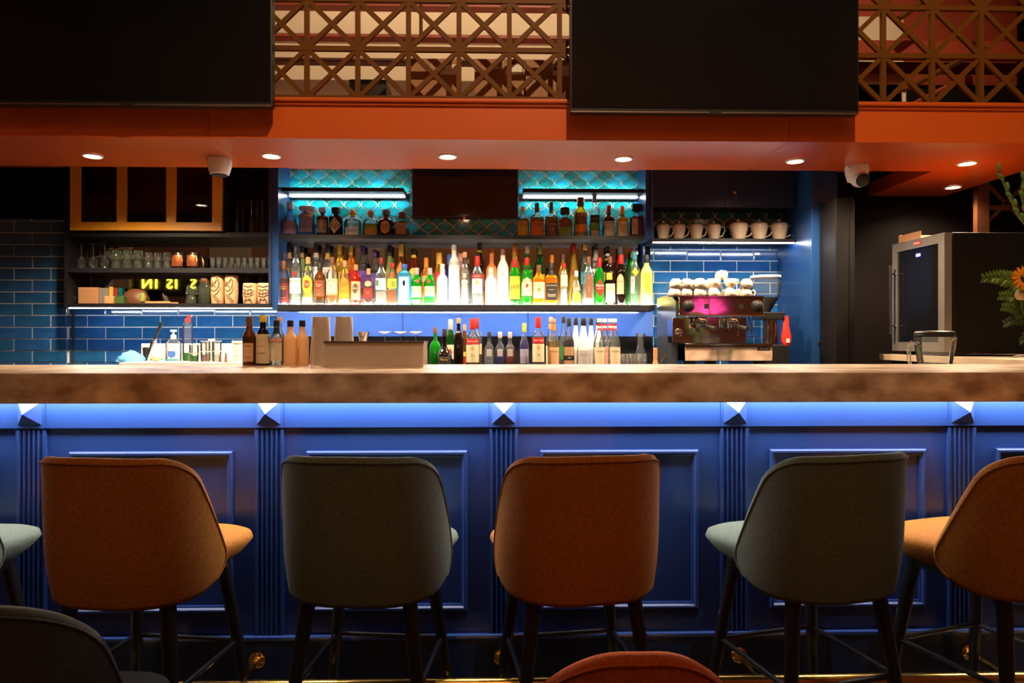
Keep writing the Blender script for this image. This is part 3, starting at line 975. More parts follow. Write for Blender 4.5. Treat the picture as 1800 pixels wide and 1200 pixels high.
# lantern tiles in the right niche
YN = YW - 0.10
bx0, bx1 = WX(1150, YN), WX(1392, YN)
bz0, bz1 = WZ(417, YN), WZ(358, YN)
# brick tiles, left wall and right niche
gx0, gx1 = WX(-120, YG), WX(488, YG)
gz0, gz1 = 0.9, WZ(388, YG)
box('grout_bed', 'grout_grey', gx0, gx1, YG, YW - 0.0005, gz0, gz1, wall_back)
BWD, BHT = 62.4 * YG / F, 20.35 * YG / F
bo = W(122, 554, YG)
msk0, msk1 = WX(118, YG), WX(484, YG)
mz0, mz1 = WZ(541, YG), WZ(405, YG)
lay_bricks(YG + 0.001, gx0, msk0, gz0, gz1, bo[0], bo[1], BWD, BHT, 'tile_blue')
lay_bricks(YG + 0.001, msk0 + 0.004, gx1, gz0, mz0 + 0.03, bo[0], bo[1], BWD, BHT, 'tile_blue')
struct(box('trim_1', 'machine_grey', WX(128.5, YG), WX(131.5, YG), YG - 0.012, YG, 0.9, WZ(541, YG)))
rx0, rx1 = WX(1143, YG), WX(1387, YG)
box('grout_bed', 'grout_grey', rx0, rx1, YG, YW - 0.0005, 0.9, WZ(420, YG), wall_back)
ro = W(1149, 458, YG)
lay_bricks(YG + 0.001, rx0, rx1, 0.9, WZ(421, YG), ro[0] , ro[1], 59.2 * YG / F, 19.3 * YG / F, 'tile_blue')

# ================================================================== BACK COUNTERS
bc = thing('back_counter', 'dark back counter running under the bottle shelf', 'counter', (0, 4.70, 0))
cx0, cx1 = -1.33, 1.96
box('counter_body', 'navy_paint', cx0, cx1, -0.85, -0.030, 0.10, 0.965, bc)
box('counter_top', 'black_matt', cx0 - 0.0, cx1, -0.88, -0.030, 0.965, 1.0, bc)
box('toe_kick', 'black_matt', cx0, cx1, -0.80, -0.030, 0.0, 0.10, bc)
box('upstand', 'black_matt', cx0 + 0.05, WX(1150, 4.6), -0.045, -0.030, 1.0, WZ(592, 4.65), bc)
scn = thing('sink_counter', 'white topped sink counter below the left shelves', 'counter', (0, 4.70, 0))
ZSK = 1.055
box('counter_body', 'navy_paint', -2.12, -1.34, -0.75, -0.03, 0.0, ZSK - 0.03, scn)
box('counter_top', 'white_top', -2.14, -1.335, -0.78, -0.03, ZSK - 0.03, ZSK, scn, bevel=0.004)

# ================================================================== CENTRE SHELF UNIT
ZS1 = WZ(535.5, 4.43)     # top of the lit shelf
ZS2 = WZ(413.5, 4.45)     # top of the middle shelf
YS = 4.43
dl0, dl1 = WX(478, YS), WX(489, YS)
dr0, dr1 = WX(1133.5, 4.62), WX(1143, YS)
su = thing('bottle_shelf_unit', 'dark bottle shelf unit with a lit lower shelf and mirror back', 'shelf unit', (0, YW, 0))
def sbox(name, mat, x0, x1, y0, y1, z0, z1, par=su, bevel=0.0):
    p = par.location
    return box(name, mat, x0 - p.x, x1 - p.x, y0 - p.y, y1 - p.y, z0 - p.z, z1 - p.z, par, bevel)
sbox('side_panel', 'blue_cabinet', dl0, dl1, YS, YW - 0.013, ZS1 - 0.03, SOF_Z + 0.168)
sbox('side_panel', 'blue_cabinet', dr1 - 0.03, dr1, YS, YW - 0.013, ZS2 - 0.025, SOF_Z + 0.168)
sbox('side_panel', 'blue_cabinet', dr1 - 0.012, dr1, YS + 0.16, YW - 0.013, ZS1 - 0.006, ZS2 - 0.026)
sbox('lower_shelf', 'dark_shelf', dl1, dr1 + 0.03, YS - 0.01, YW - 0.013, ZS1 - 0.030, ZS1 - 0.006)
sbox('front_lip', 'dark_shelf', dl1, dr1 + 0.03, YS - 0.012, YS + 0.004, ZS1 - 0.039, ZS1 - 0.0005)
sbox('light_panel', 'led_shelf', dl1 + 0.004, dr1 + 0.026, YS + 0.005, YW - 0.016, ZS1 - 0.006, ZS1 - 0.001)
plabel(su.children[-1], 'glowing white acrylic top of the lower shelf')
sbox('middle_shelf', 'dark_shelf', dl1, dr1 - 0.03, 4.45, YW - 0.013, ZS2 - 0.025, ZS2)
mz = (ZS1, ZS2 - 0.025)
sbox('mirror', 'mirror', dl1, dr1 - 0.03, YW - 0.024, YW - 0.0125, mz[0], mz[1])
sbox('led_strip', 'led_under', dl1 + 0.02, dr1, YS + 0.06, YS + 0.075, ZS1 - 0.036, ZS1 - 0.0305)
# blue glass splashback in three panels
sp_ = thing('splashback', 'glossy blue splashback in three panels below the bottle shelf', 'splashback', (0, YW, 0))
ys = 4.655
for a, b in ((487, 707.5), (708.5, 927.5), (928.5, 1148)):
    sbox('panel', 'splash_blue', WX(a, ys), WX(b, ys), ys, ys + 0.01, WZ(591, ys), ZS1 - 0.037, sp_)
sbox('backing', 'black_matt', WX(487, ys), WX(1148, ys), ys + 0.011, YW - 0.0125, WZ(591, ys), ZS1 - 0.037, sp_)

# small upper shelves with light strips
YU = 4.50
for i, (a, b) in enumerate(((489, 709), (919, 1139))):
    x0, x1 = WX(a, YU), WX(b, YU)
    if i == 0: x0 = dl1 + 0.001
    else: x1 = dr1 - 0.031
    zt = WZ(331, YU); zb = WZ(338.5, YU)
    t = thing('wall_shelf', ['short dark wall shelf with a light strip left of the small television', 'short dark wall shelf with a light strip right of the small television'][i], 'shelf', ((x0 + x1) / 2, YW, zb), group='short lit wall shelves')
    hw = (x1 - x0) / 2
    box('board', 'dark_shelf', -hw, hw, YU - YW, -0.0195, 0.003, zt - zb, t)
    box('led_strip', 'led_slim', -hw + 0.01, hw - 0.01, -0.070, -0.058, -0.004, 0.0025, t)
    box('added_tile_led', 'led_slim', -hw + 0.02, hw - 0.01, -0.050, -0.035, zt - zb, zt - zb + 0.004, t)  # added strip that brightens the tiles above the shelf
    box('rear_batten', 'dark_shelf', -hw, hw, -0.046, -0.0195, -0.010, 0.0025, t)
# small television
t = thing('small_television', 'small black television on the tiled wall between the short shelves', 'television', ((tvx0 + tvx1) / 2, 4.66, tvz))
hw = (tvx1 - tvx0) / 2
box('casing', 'black_plastic', -hw, hw, 0.0, 0.019, 0.0, 0.40, t, bevel=0.003)
box('screen', 'tv_screen', -hw + 0.008, hw - 0.008, -0.002, 0.004, 0.014, 0.39, t)
box('standby_light', 'led_red', -0.012, 0.0, -0.003, 0.0, 0.003, 0.006, t)

# ================================================================== LEFT SHELVES WITH YELLOW CABINET
YL = 4.42
lu = thing('left_shelf_unit', 'dark shelf unit with mirror back left of the bottle shelf', 'shelf unit', (0, YW, 0))
lx0, lx1 = WX(113, YL), dl0 - 0.001
zcb = WZ(418, YL)                 # under the cabinet
zh1, zh2 = WZ(472, YL), WZ(534, YL)
def lbox(name, mat, x0, x1, y0, y1, z0, z1, bevel=0.0): return sbox(name, mat, x0, x1, y0, y1, z0, z1, lu, bevel)
lbox('cabinet_base', 'dark_shelf', lx0, lx1, YL, YW - 0.013, zcb, zcb + 0.03)
lbox('cabinet_top', 'dark_shelf', lx0, lx1, YL, YW - 0.013, SOF_Z + 0.13, SOF_Z + 0.167)
lbox('cabinet_back', 'dark_shelf', lx0, lx1, YW - 0.03, YW - 0.013, zcb + 0.03, SOF_Z + 0.13)
lbox('side_panel', 'dark_shelf', lx0 - 0.001, lx0 + 0.018, YL + 0.001, YW - 0.03, zh2, SOF_Z + 0.13)
lbox('side_panel', 'navy_paint', lx1 - 0.016, lx1, YL - 0.006, YW - 0.03, zh2, SOF_Z + 0.13)
lbox('partition', 'dark_shelf', WX(391, YL), WX(395, YL), YL + 0.001, YW - 0.03, zcb + 0.03, SOF_Z + 0.13)
lbox('shelf', 'dark_shelf', lx0, lx1, YL, YW - 0.026, zh1 - 0.030, zh1)
lbox('shelf', 'dark_shelf', lx0, lx1, YL, YW - 0.026, zh2 - 0.026, zh2)
lbox('led_strip', 'led_under', lx0 + 0.02, lx1, YL + 0.012, YL + 0.022, zh2 - 0.031, zh2 - 0.0265)
lbox('mirror', 'mirror', WX(187, YG), lx1, YW - 0.024, YW - 0.0125, zh2, zcb - 0.0005)
lbox('mirror', 'mirror', lx0 + 0.02, WX(186, YG), YW - 0.024, YW - 0.0125, zh2, zcb - 0.0005)
# yellow glazed door
zd0 = WZ(407, YL - 0.03); zd1 = SOF_Z + 0.16
dx = [WX(p, YL - 0.03) for p in (123, 141, 205, 222, 292, 309, 373, 389)]
dd = MB().box(dx[0], dx[-1], YL - 0.030 - YW, YL - 0.004 - YW, zd0, zd0 + 0.052).obj('door', 'yellow_paint', lu)
for k in (0, 2, 4, 6):
    MB().box(dx[k], dx[k + 1], YL - 0.030 - YW, YL - 0.004 - YW, zd0 + 0.052, zd1).obj('stile', 'yellow_paint', dd)
for k in (1, 3, 5):
    MB().box(dx[k], dx[k + 1], YL - 0.018 - YW, YL - 0.014 - YW, zd0 + 0.052, zd1).obj('pane', 'dark_glass', dd)

def key(px, py, Y, lab):
    x, z = W(px, py, Y)
    t = thing('key', lab, 'key', (x, Y, z), group='keys left in locks')
    MB().lathe([(0.011, 0), (0.011, 0.006), (0.006, 0.007)], 12).obj('lock', 'brass', t, True, rot=(radians(90), 0, 0))
    MB().box(-0.002, 0.002, -0.022, -0.006, -0.006, 0.006).obj('key_blade', 'brass', t)
    MB().lathe([(0.009, -0.0015), (0.009, 0.0015)], 12).obj('key_head', 'brass', t, loc=(0, -0.028, 0), rot=(0, radians(90), 0))
    MB().box(-0.0015, 0.0015, -0.030, -0.026, -0.045, -0.008).obj('spare_key', 'brass', t)
key(378, 378, YL - 0.03, 'small brass key in the yellow cabinet door')

# ================================================================== RIGHT NICHE UNIT
YR = 4.38
ru = thing('right_cabinet_unit', 'dark wall cabinet over the coffee niche with a lit lower edge', 'cabinet', (0, YW, 0))
def rbox(name, mat, x0, x1, y0, y1, z0, z1, bevel=0.0): return sbox(name, mat, x0, x1, y0, y1, z0, z1, ru, bevel)
qx0, qx1 = dr1 + 0.001, WX(1399, YR)
zn0 = WZ(418, YR); zn1 = WZ(361, YR)
rbox('tile_bed', 'grout_gold', bx0, bx1, YN, YN + 0.01, bz0, bz1)
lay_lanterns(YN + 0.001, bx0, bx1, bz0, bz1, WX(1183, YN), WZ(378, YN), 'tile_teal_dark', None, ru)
rbox('upper_box', 'black_matt', qx0, qx1, YR + 0.022, YN - 0.001, zn1, SOF_Z + 0.167)
xm_ = WX(1274, YR)
rbox('door', 'navy_paint', qx0 + 0.001, xm_ - 0.0015, YR, YR + 0.021, zn1 - 0.004, SOF_Z + 0.16)
rbox('door', 'navy_paint', xm_ + 0.0015, qx1 - 0.001, YR, YR + 0.021, zn1 - 0.004, SOF_Z + 0.16)
rbox('niche_shelf', 'dark_shelf', qx0, qx1, YR, YN - 0.001, zn0 - 0.022, zn0)
rbox('side_panel', 'navy_paint', qx0, qx0 + 0.012, YR + 0.002, YN - 0.001, zn0, zn1)
rbox('led_strip', 'led_under', qx0 + 0.01, qx1 - 0.005, YR + 0.010, YR + 0.020, zn0 - 0.028, zn0 - 0.0225)
key(1291, 338, YR, 'small brass key in the dark cabinet door over the coffee niche')
# right cheek of the niche and the tall blue cabinet
tc_ = thing('tall_cabinet', 'tall glossy blue cabinet right of the coffee niche', 'cabinet', (0, YW, 0))
def tbox(name, mat, x0, x1, y0, y1, z0, z1, bevel=0.0): return sbox(name, mat, x0, x1, y0, y1, z0, z1, tc_, bevel)
tx0 = WX(1387, YG); tx1 = WX(1472, 4.165)
tbox('carcass', 'blue_cabinet', qx1 + 0.002, tx1, 4.19, YW - 0.03, 1.001, SOF_Z + 0.167)
tbox('door', 'blue_cabinet', qx1 + 0.002, tx1, 4.165, 4.188, 1.02, SOF_Z + 0.16, 0.002)
key(1441, 603, 4.164, 'small brass keys hanging in the tall blue cabinet')
tall = thing('boxed_post', 'narrow black boxed post standing beside the tall blue cabinet', 'post', (WX(1486, 3.95), 3.95, 0.0))
hw = (WX(1502, 3.95) - WX(1468, 3.95)) / 2
zt_ = WZ(347, 3.95, 1486)
box('casing', 'black_matt', -hw, hw - 0.036, 0.0, 0.20, 0.0, zt_, tall, bevel=0.003)
box('side_casing', 'black_matt', hw - 0.034, hw, 0.004, 0.20, 0.0, zt_, tall, bevel=0.003)

# ================================================================== BOTTLES
SH = {   # name: (superellipse power, depth/width, [(height fraction, radius fraction)...])
    'round': (2.0, 1.0, [(0, .92), (.015, 1), (.60, 1), (.66, .95), (.71, .80), (.76, .54), (.80, .42), (.84, .39), (.99, .38)]),
    'tall': (2.0, 1.0, [(0, .92), (.015, 1), (.63, 1), (.69, .93), (.75, .70), (.80, .47), (.85, .41), (.99, .40)]),
    'square': (5.0, .95, [(0, .93), (.015, 1), (.60, 1), (.65, .97), (.69, .82), (.73, .55), (.78, .44), (.84, .40), (.99, .39)]),
    'flask': (6.0, .62, [(0, .94), (.015, 1), (.72, 1), (.77, .93), (.81, .70), (.84, .40), (.99, .36)]),
    'dome': (2.0, 1.0, [(0, .92), (.015, .98), (.48, .98), (.50, 1), (.60, 1), (.68, .86), (.74, .60), (.79, .40), (.84, .38), (.99, .38)]),
    'squat': (2.6, .85, [(0, .90), (.02, 1), (.50, 1), (.58, .94), (.65, .70), (.69, .40), (.74, .31), (.99, .30)]),
    'orb': (2.0, 1.0, [(0, .72), (.03, .86), (.16, 1), (.30, 1), (.42, .88), (.50, .60), (.56, .38), (.66, .30), (.99, .26)]),
    'bell': (2.2, .9, [(0, .92), (.02, 1), (.30, .93), (.50, .72), (.62, .48), (.70, .34), (.80, .30), (.99, .30)]),
    'cone': (2.0, 1.0, [(0, .92), (.015, 1), (.40, .95), (.62, .62), (.80, .38), (.99, .34)]),
    'apoth': (2.0, 1.0, [(0, .94), (.015, 1), (.62, 1), (.68, .96), (.72, .72), (.75, .38), (.99, .32)]),
    'decanter': (5.0, .8, [(0, .94), (.02, 1), (.54, 1), (.60, .93), (.64, .60), (.67, .36), (.99, .32)]),
    'syrup': (2.0, 1.0, [(0, .93), (.015, 1), (.52, 1), (.57, .93), (.66, .66), (.76, .42), (.84, .36), (.99, .35)]),
    'bitters': (2.0, 1.0, [(0, .95), (.02, 1), (.56, 1), (.63, .92), (.70, .62), (.76, .46), (.82, .44), (.99, .42)]),
    'vodka': (2.0, 1.0, [(0, .92), (.015, 1), (.60, 1), (.66, .96), (.70, .80), (.74, .48), (.78, .40), (.99, .38)]),
    'mini': (4.5, .9, [(0, .94), (.02, 1), (.56, 1), (.62, .90), (.68, .55), (.72, .42), (.99, .40)]),
}


def prof_r(prof, zf):
    if zf <= prof[0][0]: return prof[0][1]
    for (a, ra), (b, rb) in zip(prof[:-1], prof[1:]):
        if a <= zf <= b: return ra + (rb - ra) * (zf - a) / max(b - a, 1e-6)
    return prof[-1][1]


def bottle(px, top, w, Y, zb, shape, glass, cap, label, labs=(), liquid=None, caph=.84, capr=1.12, group=None, name='liquor_bottle',
           cat='bottle', capshape='cyl', rz=0.0, bands=()):
    x, zt = W(px, top, Y)
    H = zt - zb
    R = w / 2 * Y / F
    n, dr, prof = SH[shape]
    t = thing(name, label, cat, (x, Y, zb), rz, group)
    seg = 24
    def sec(zf, k=1.0, dz=0.0):
        r = prof_r(prof, zf) * R * k
        nn = n if zf < .66 else 2.0 + (n - 2) * max(0, (.74 - zf) / .08) if zf < .74 else 2.0
        return (zf * H + dz, r, r * (dr if zf < .66 else dr + (1 - dr) * min(1, (zf - .66) / .08)), nn)
    zfs = sorted(set([a for a, _ in prof if a < caph + .02] + [caph + .02] + [.66, .70, .74]))
    MB().loft([sec(z) for z in zfs], seg).obj('glass_body', glass, t, True)
    if liquid:
        lm, lev = liquid
        zl_ = [z for z in zfs if .03 < z < lev - .01]
        MB().loft([sec(.025, .90)] + [sec(z, .93) for z in zl_] + [sec(lev, .93)], seg).obj('liquid', lm, t, True)
    rc = prof_r(prof, caph) * R * capr
    if capshape == 'cyl':
        MB().lathe([(rc * .97, caph * H), (rc, caph * H + .002), (rc, H - .003), (rc * .9, H)], 16).obj('cap', cap, t, True)
    elif capshape == 'ball':
        MB().lathe([(rc, caph * H), (rc, caph * H + .004), (rc * .8, caph * H + .006)], 16).obj('collar', cap, t, True)
        rb = (H - caph * H - .006) / 2
        MB().sphere((0, 0, caph * H + .004 + rb), rb, 14, 9).obj('cap', cap, t, True)
    elif capshape == 'square':
        MB().box(-rc * 1.7, rc * 1.7, -rc * 1.2, rc * 1.2, caph * H + .01, H).obj('cap', cap, t)
        MB().lathe([(rc * .7, caph * H), (rc * .7, caph * H + .011)], 12).obj('collar', cap, t)
    elif capshape == 'stopper':
        MB().lathe([(rc * .7, caph * H), (rc * .7, caph * H + .006), (rc * 1.5, caph * H + .008), (rc * 1.6, H - .004), (rc * 1.4, H)], 16).obj('cap', cap, t, True)
    def surf(sx, z, out=.0009):
        zf = z / H
        _, rx, ry, nn = sec(zf)
        q = min(.995, abs(sx) / rx)
        return (sx, -(ry) * (1 - q ** nn) ** (1 / nn) - out, z)
    for bz0, bz1, bm in bands:
        MB().loft([(lambda s_: (s_[0], s_[1] * 1.015 + .0004, s_[2] * 1.015 + .0004, s_[3]))(sec(z)) for z in (bz0, (bz0 + bz1) / 2, bz1)], seg, False, False).obj('neck_band', bm, t, True)
    for lb in labs:
        kind, z0, z1, hw, m = lb[:5]
        words = lb[5] if len(lb) > 5 else ()
        xo = lb[6] if len(lb) > 6 else 0.0
        nu, nv = 12, 9
        vs_, fs = [], []
        for j in range(nv + 1):
            v = j / nv
            f = 1.0
            if kind == 'oval': f = sqrt(max(0.0, 1 - (2 * v - 1) ** 2)) or .02
            elif kind == 'diamond': f = max(.02, 1 - abs(2 * v - 1))
            elif kind == 'arch': f = 1.0 if v < .6 else sqrt(max(0.002, 1 - ((v - .6) / .4) ** 2))
            zz = (z0 + (z1 - z0) * v) * H
            rmax = sec(zz / H)[1] * .985
            for i in range(nu + 1):
                vs_.append(surf(max(-rmax, min(rmax, xo * R + (-1 + 2 * i / nu) * hw * R * f)), zz))
        for j in range(nv):
            for i in range(nu):
                fs.append((j * (nu + 1) + i, j * (nu + 1) + i + 1, (j + 1) * (nu + 1) + i + 1, (j + 1) * (nu + 1) + i))
        lo_ = MB().add(vs_, fs).obj('label', m, t, True)
        for s_, vz, wf, tm in words:
            zc_ = (z0 + (z1 - z0) * vz) * H
            try:
                lettering(s_, tm, 2 * hw * R * wf, lambda a, b: surf(max(-R * .985, min(R * .985, a + xo * R)), zc_ + b, .0016), lo_, maxh=(z1 - z0) * H * .42)
            except Exception as e:
                print('text', s_, e)
    return t


zb1 = ZS1
G1 = 'bottles in the front row of the lit shelf'
YA = 4.505
K = 'on the lit shelf front row'
A = lambda px, top, w, shape, glass, cap, label, labs=(), liquid=None, **k: bottle(px, top, w, YA, zb1, shape, glass, cap, label + ', lit shelf front row', labs, liquid, group=G1, **k)
A(499, 458, 19, 'round', 'g_clear', 'l_brown', 'dark rum bottle with red label at far left',
  [('rect', .06, .48, .95, 'l_darkred'), ('rect', .12, .44, .70, 'l_black', (('Captain\nMorgan', .82, .9, 'l_gold'), ('SPICED RUM', .12, .8, 'l_gold')))], ('g_mahog', .60), caph=.80)
A(520, 434, 21, 'round', 'g_clear', 'l_black', 'tall clear rum bottle with a white label and red round emblem',
  [('rect', .20, .46, .92, 'l_white', (('BACARDI', .80, .85, 'l_black'), ('Carta Blanca', .30, .8, 'l_grey'))), ('oval', .49, .57, .36, 'l_red')], ('g_water', .58), caph=.86)
A(541.5, 452, 19, 'round', 'g_clear', 'cork', 'pale rum bottle with a yellow oval label and wooden cap',
  [('oval', .24, .62, .90, 'l_yellow'), ('oval', .33, .53, .55, 'l_red', (('Havana\nClub', .5, .9, 'l_cream'),)), ('rect', .05, .16, .85, 'l_cream')], ('g_yellow', .58), caph=.86)
A(562.5, 462, 20, 'round', 'g_brown', 'l_black', 'amber rum bottle with a black label and long dark capsule',
  [('rect', .20, .58, .90, 'l_brown', (('7', .10, .12, 'l_gold'),)), ('oval', .36, .56, .50, 'l_red', (('Havana\nClub', .5, 1.0, 'l_cream'),)), ('rect', .04, .12, .80, 'l_black')], ('g_amber', .66), caph=.82)
A(584.5, 452, 21, 'round', 'g_clear', 'l_brown', 'gold rum bottle with a cream label bearing a tiny red figure',
  [('rect', .22, .54, .93, 'l_cream', (('SPICED', .86, .7, 'l_brown'), ('&', .55, .16, 'l_red'))), ('rect', .20, .25, .93, 'l_tan')], ('g_amber', .30), caph=.85)
A(606.5, 458, 18, 'round', 'g_clear', 'l_tan', 'golden rum bottle with an orange arched label',
  [('arch', .18, .62, .92, 'l_orange', (('Havana\nClub', .60, .8, 'l_red'), ('ESPECIAL', .28, .7, 'l_brown'))), ('rect', .04, .13, .9, 'l_white')], ('g_gold', .62), caph=.85)
A(626, 465, 17.5, 'round', 'g_red', 'l_tan', 'red rum bottle with a cream label and dark round seal',
  [('rect', .12, .58, .92, 'l_peach'), ('oval', .27, .54, .62, 'l_black', (('Spirit', .5, .9, 'l_cream'),))], None, caph=.86)
A(648, 472, 20, 'squat', 'g_clear', 'cork', 'round shouldered decanter of dark rum with a gold cross',
  [('oval', .50, .66, .55, 'l_peach'), ('rect', .20, .46, .8, 'l_mahog' if 'l_mahog' in MATS else 'l_darkred', (('X', .5, .5, 'l_gold'),))], ('g_mahog', .52), caph=.84)
A(670.5, 453, 19, 'square', 'g_clear', 'l_darkred', 'clear square bottle with a green and white label',
  [('rect', .32, .56, .9, 'l_white', (('G', .5, .2, 'l_green'),)), ('rect', .04, .28, .9, 'l_grey'), ('rect', .40, .52, .25, 'l_lime' if 'l_lime' in MATS else 'l_green', (), -.6)], ('g_water', .30), caph=.86)
A(690, 462, 18, 'square', 'g_clear', 'l_red', 'square bottle with an orange and green label over red liquid',
  [('rect', .40, .62, .9, 'l_yellow'), ('rect', .42, .56, .4, 'l_olive', (), .3), ('rect', .05, .36, .9, 'l_brown')], ('g_red', .35), caph=.88)
A(711, 464, 25, 'flask', 'g_blue', 'l_blue', 'pale blue square shouldered gin bottle',
  [('rect', .06, .68, .68, 'l_aqua', (('BOMBAY', .92, .8, 'l_blue'), ('SAPPHIRE', .55, .8, 'l_blue'), ('LONDON DRY GIN', .42, .7, 'l_blue'))), ('oval', .46, .60, .20, 'l_blue')], None, caph=.90)
A(732.5, 471, 20, 'dome', 'g_green', 'l_silver', 'green gin bottle with a tan cap, left of a pair',
  [('rect', .20, .50, .86, 'l_cream', (('Tanqueray', .70, .85, 'l_brown'), ('LONDON DRY GIN', .42, .8, 'l_brown'))), ('oval', .58, .70, .32, 'l_darkred', (), .25), ('rect', .06, .15, .8, 'l_silver')], None, caph=.82)
A(755.5, 471, 20, 'dome', 'g_green', 'l_silver', 'green gin bottle with a blue band, right of a pair',
  [('rect', .24, .50, .86, 'l_cream', (('Tanqueray', .60, .85, 'l_red'),)), ('oval', .58, .70, .32, 'l_darkred', (), -.15), ('rect', .20, .225, .86, 'l_blue'), ('rect', .06, .17, .7, 'l_green')], None, caph=.82)
A(777.5, 464, 18.5, 'vodka', 'frost', 'frost', 'frosted white vodka bottle with a pale blue drawing',
  [('oval', .40, .58, .5, 'l_aqua'), ('rect', .14, .30, .7, 'l_white')], None, caph=.88)
A(798, 430, 19, 'tall', 'frost', 'l_silver', 'tall frosted vodka bottle with a metal cap and rosy lettering',
  [('rect', .22, .36, .9, 'l_white', (('GREY', .5, .8, 'l_pink'),))], None, caph=.90, bands=((.66, .72, 'l_silver'),))
A(817, 443, 18, 'vodka', 'g_clear', 'cork', 'clear vodka bottle with a silver metal label',
  [('rect', .12, .38, .55, 'l_silver', (('VODKA', .08, .9, 'l_green'),)), ('oval', .38, .48, .62, 'l_white', (('Beluga', .5, .9, 'l_black'),)), ('oval', .50, .60, .4, 'l_silver')], ('g_water', .58), caph=.90)
A(839, 450, 22, 'vodka', 'g_clear', 'l_red', 'clear vodka bottle with a red cap and white label',
  [('rect', .54, .62, .88, 'l_red', (('SMIRNOFF', .5, .9, 'l_white'),)), ('rect', .24, .53, .80, 'l_white', (('No.21', .35, .4, 'l_red'),)), ('oval', .41, .50, .25, 'l_gold')], ('g_water', .24), caph=.80)
A(863, 470, 20, 'vodka', 'frost', 'frost', 'short frosted white vodka bottle with brown lettering',
  [('rect', .28, .70, .92, 'l_white', (('ABSOLUT\nVANILIA', .62, .95, 'l_brown'),))], None, caph=.90)
A(884, 438, 20, 'tall', 'frost', 'l_brown', 'white vodka bottle with a brown cap and blue lettering',
  [('rect', .22, .46, .94, 'l_white', (('ABSOLUT\nVODKA', .55, .92, 'l_blue'),)), ('oval', .53, .58, .35, 'l_silver'), ('rect', .05, .18, .7, 'l_grey')], None, caph=.89)
A(905, 455, 19, 'tall', 'g_green', 'l_red', 'green whisky bottle with a red cap and yellow label',
  [('rect', .13, .62, .92, 'l_yellow', (('J&B', .50, .88, 'l_red'), ('RARE', .16, .6, 'l_brown'))), ('rect', .10, .13, .9, 'l_black')], None, caph=.82)
A(926, 453, 20, 'tall', 'g_green', 'l_red', 'green whiskey bottle with a red cap and cream label',
  [('arch', .20, .58, .92, 'l_cream', (('JAMESON', .78, .9, 'l_black'), ('IRISH WHISKEY', .25, .8, 'l_brown'))), ('oval', .36, .45, .22, 'l_darkred'), ('rect', .14, .20, .9, 'l_green')], None, caph=.84, bands=((.74, .80, 'l_black'),))
A(947, 466, 21, 'square', 'g_amber', 'l_brown', 'square bourbon bottle with a cream label and red seal',
  [('rect', .17, .57, .93, 'l_cream', (('JIM BEAM', .78, .85, 'l_brown'), ('BOURBON', .12, .6, 'l_brown'))), ('oval', .32, .45, .26, 'l_orange')], None, caph=.86)
A(969, 462, 22, 'square', 'g_amber', 'l_black', 'square whiskey bottle with a black label and black neck',
  [('rect', .12, .52, .94, 'l_black', (('JACK DANIEL\'S', .84, .88, 'l_cream'), ('Old No.7', .60, .45, 'l_cream'), ('Tennessee\nWHISKEY', .28, .7, 'l_cream')))], None, caph=.82, bands=((.70, .82, 'l_black'),))
A(991, 463, 17, 'tall', 'g_clear', 'l_red', 'slim clear bottle with a red top and pale etched label',
  [('rect', .45, .72, .7, 'l_cream'), ('rect', .10, .38, .45, 'l_silver')], ('g_water', .66), caph=.90)
A(1013, 476, 20, 'bell', 'g_clear', 'l_white', 'white capped tequila bottle with a yellow oval label',
  [('oval', .05, .40, .72, 'l_yellow', (('Tequila', .55, .8, 'l_brown'),)), ('oval', .05, .16, .5, 'l_orange'), ('rect', .42, .52, .62, 'l_pink')], ('g_water', .50), caph=.84)
A(1034.5, 451, 19, 'square', 'g_clear', 'l_brown', 'clear square bottle with a tall black label',
  [('arch', .15, .66, .62, 'l_brown', (('P', .78, .16, 'l_silver'), ('L\nA\nT\nI\nN', .36, .12, 'l_cream'))), ('rect', .05, .12, .8, 'l_cream')], ('g_water', .60), caph=.84)
A(1053.5, 453, 18, 'round', 'g_green', 'l_red', 'bright green absinthe bottle with a red diamond label',
  [('diamond', .14, .56, .92, 'l_red', (('Xenta', .66, .9, 'l_white'), ('ABSENTA', .50, .7, 'l_cream')))], None, caph=.80)
A(1072.5, 451, 17.5, 'tall', 'g_dark', 'l_brown', 'dark bitter bottle with a cream label and yellow neck tag',
  [('rect', .06, .44, .94, 'l_cream', (('FERNET', .72, .8, 'l_green'),)), ('rect', .52, .66, .55, 'l_yellow', (), -.3)], None, caph=.86)
A(1091.5, 448, 19.5, 'tall', 'g_dark', 'l_red', 'dark vermouth bottle with a tan arched label and red cap',
  [('arch', .22, .62, .60, 'l_peach', (('MARTINI', .62, .9, 'l_darkred'),), -.25)], None, caph=.82)
A(1115, 443, 20, 'tall', 'g_greenish', 'l_teal', 'pale green vermouth bottle with a grey side label',
  [('rect', .22, .54, .34, 'l_silver', (('MARTINI', .75, 1.0, 'l_darkred'),), -.45), ('diamond', .54, .70, .6, 'l_yellow')], ('g_water', .68), caph=.86)
A(1136.5, 448, 21, 'round', 'frost_yellow', 'l_black', 'pale yellow frosted limoncello bottle at the right end',
  [('rect', .24, .64, .50, 'l_yellow', (('LIMON\nCELLO', .5, .9, 'l_gold'),))], None, caph=.84)

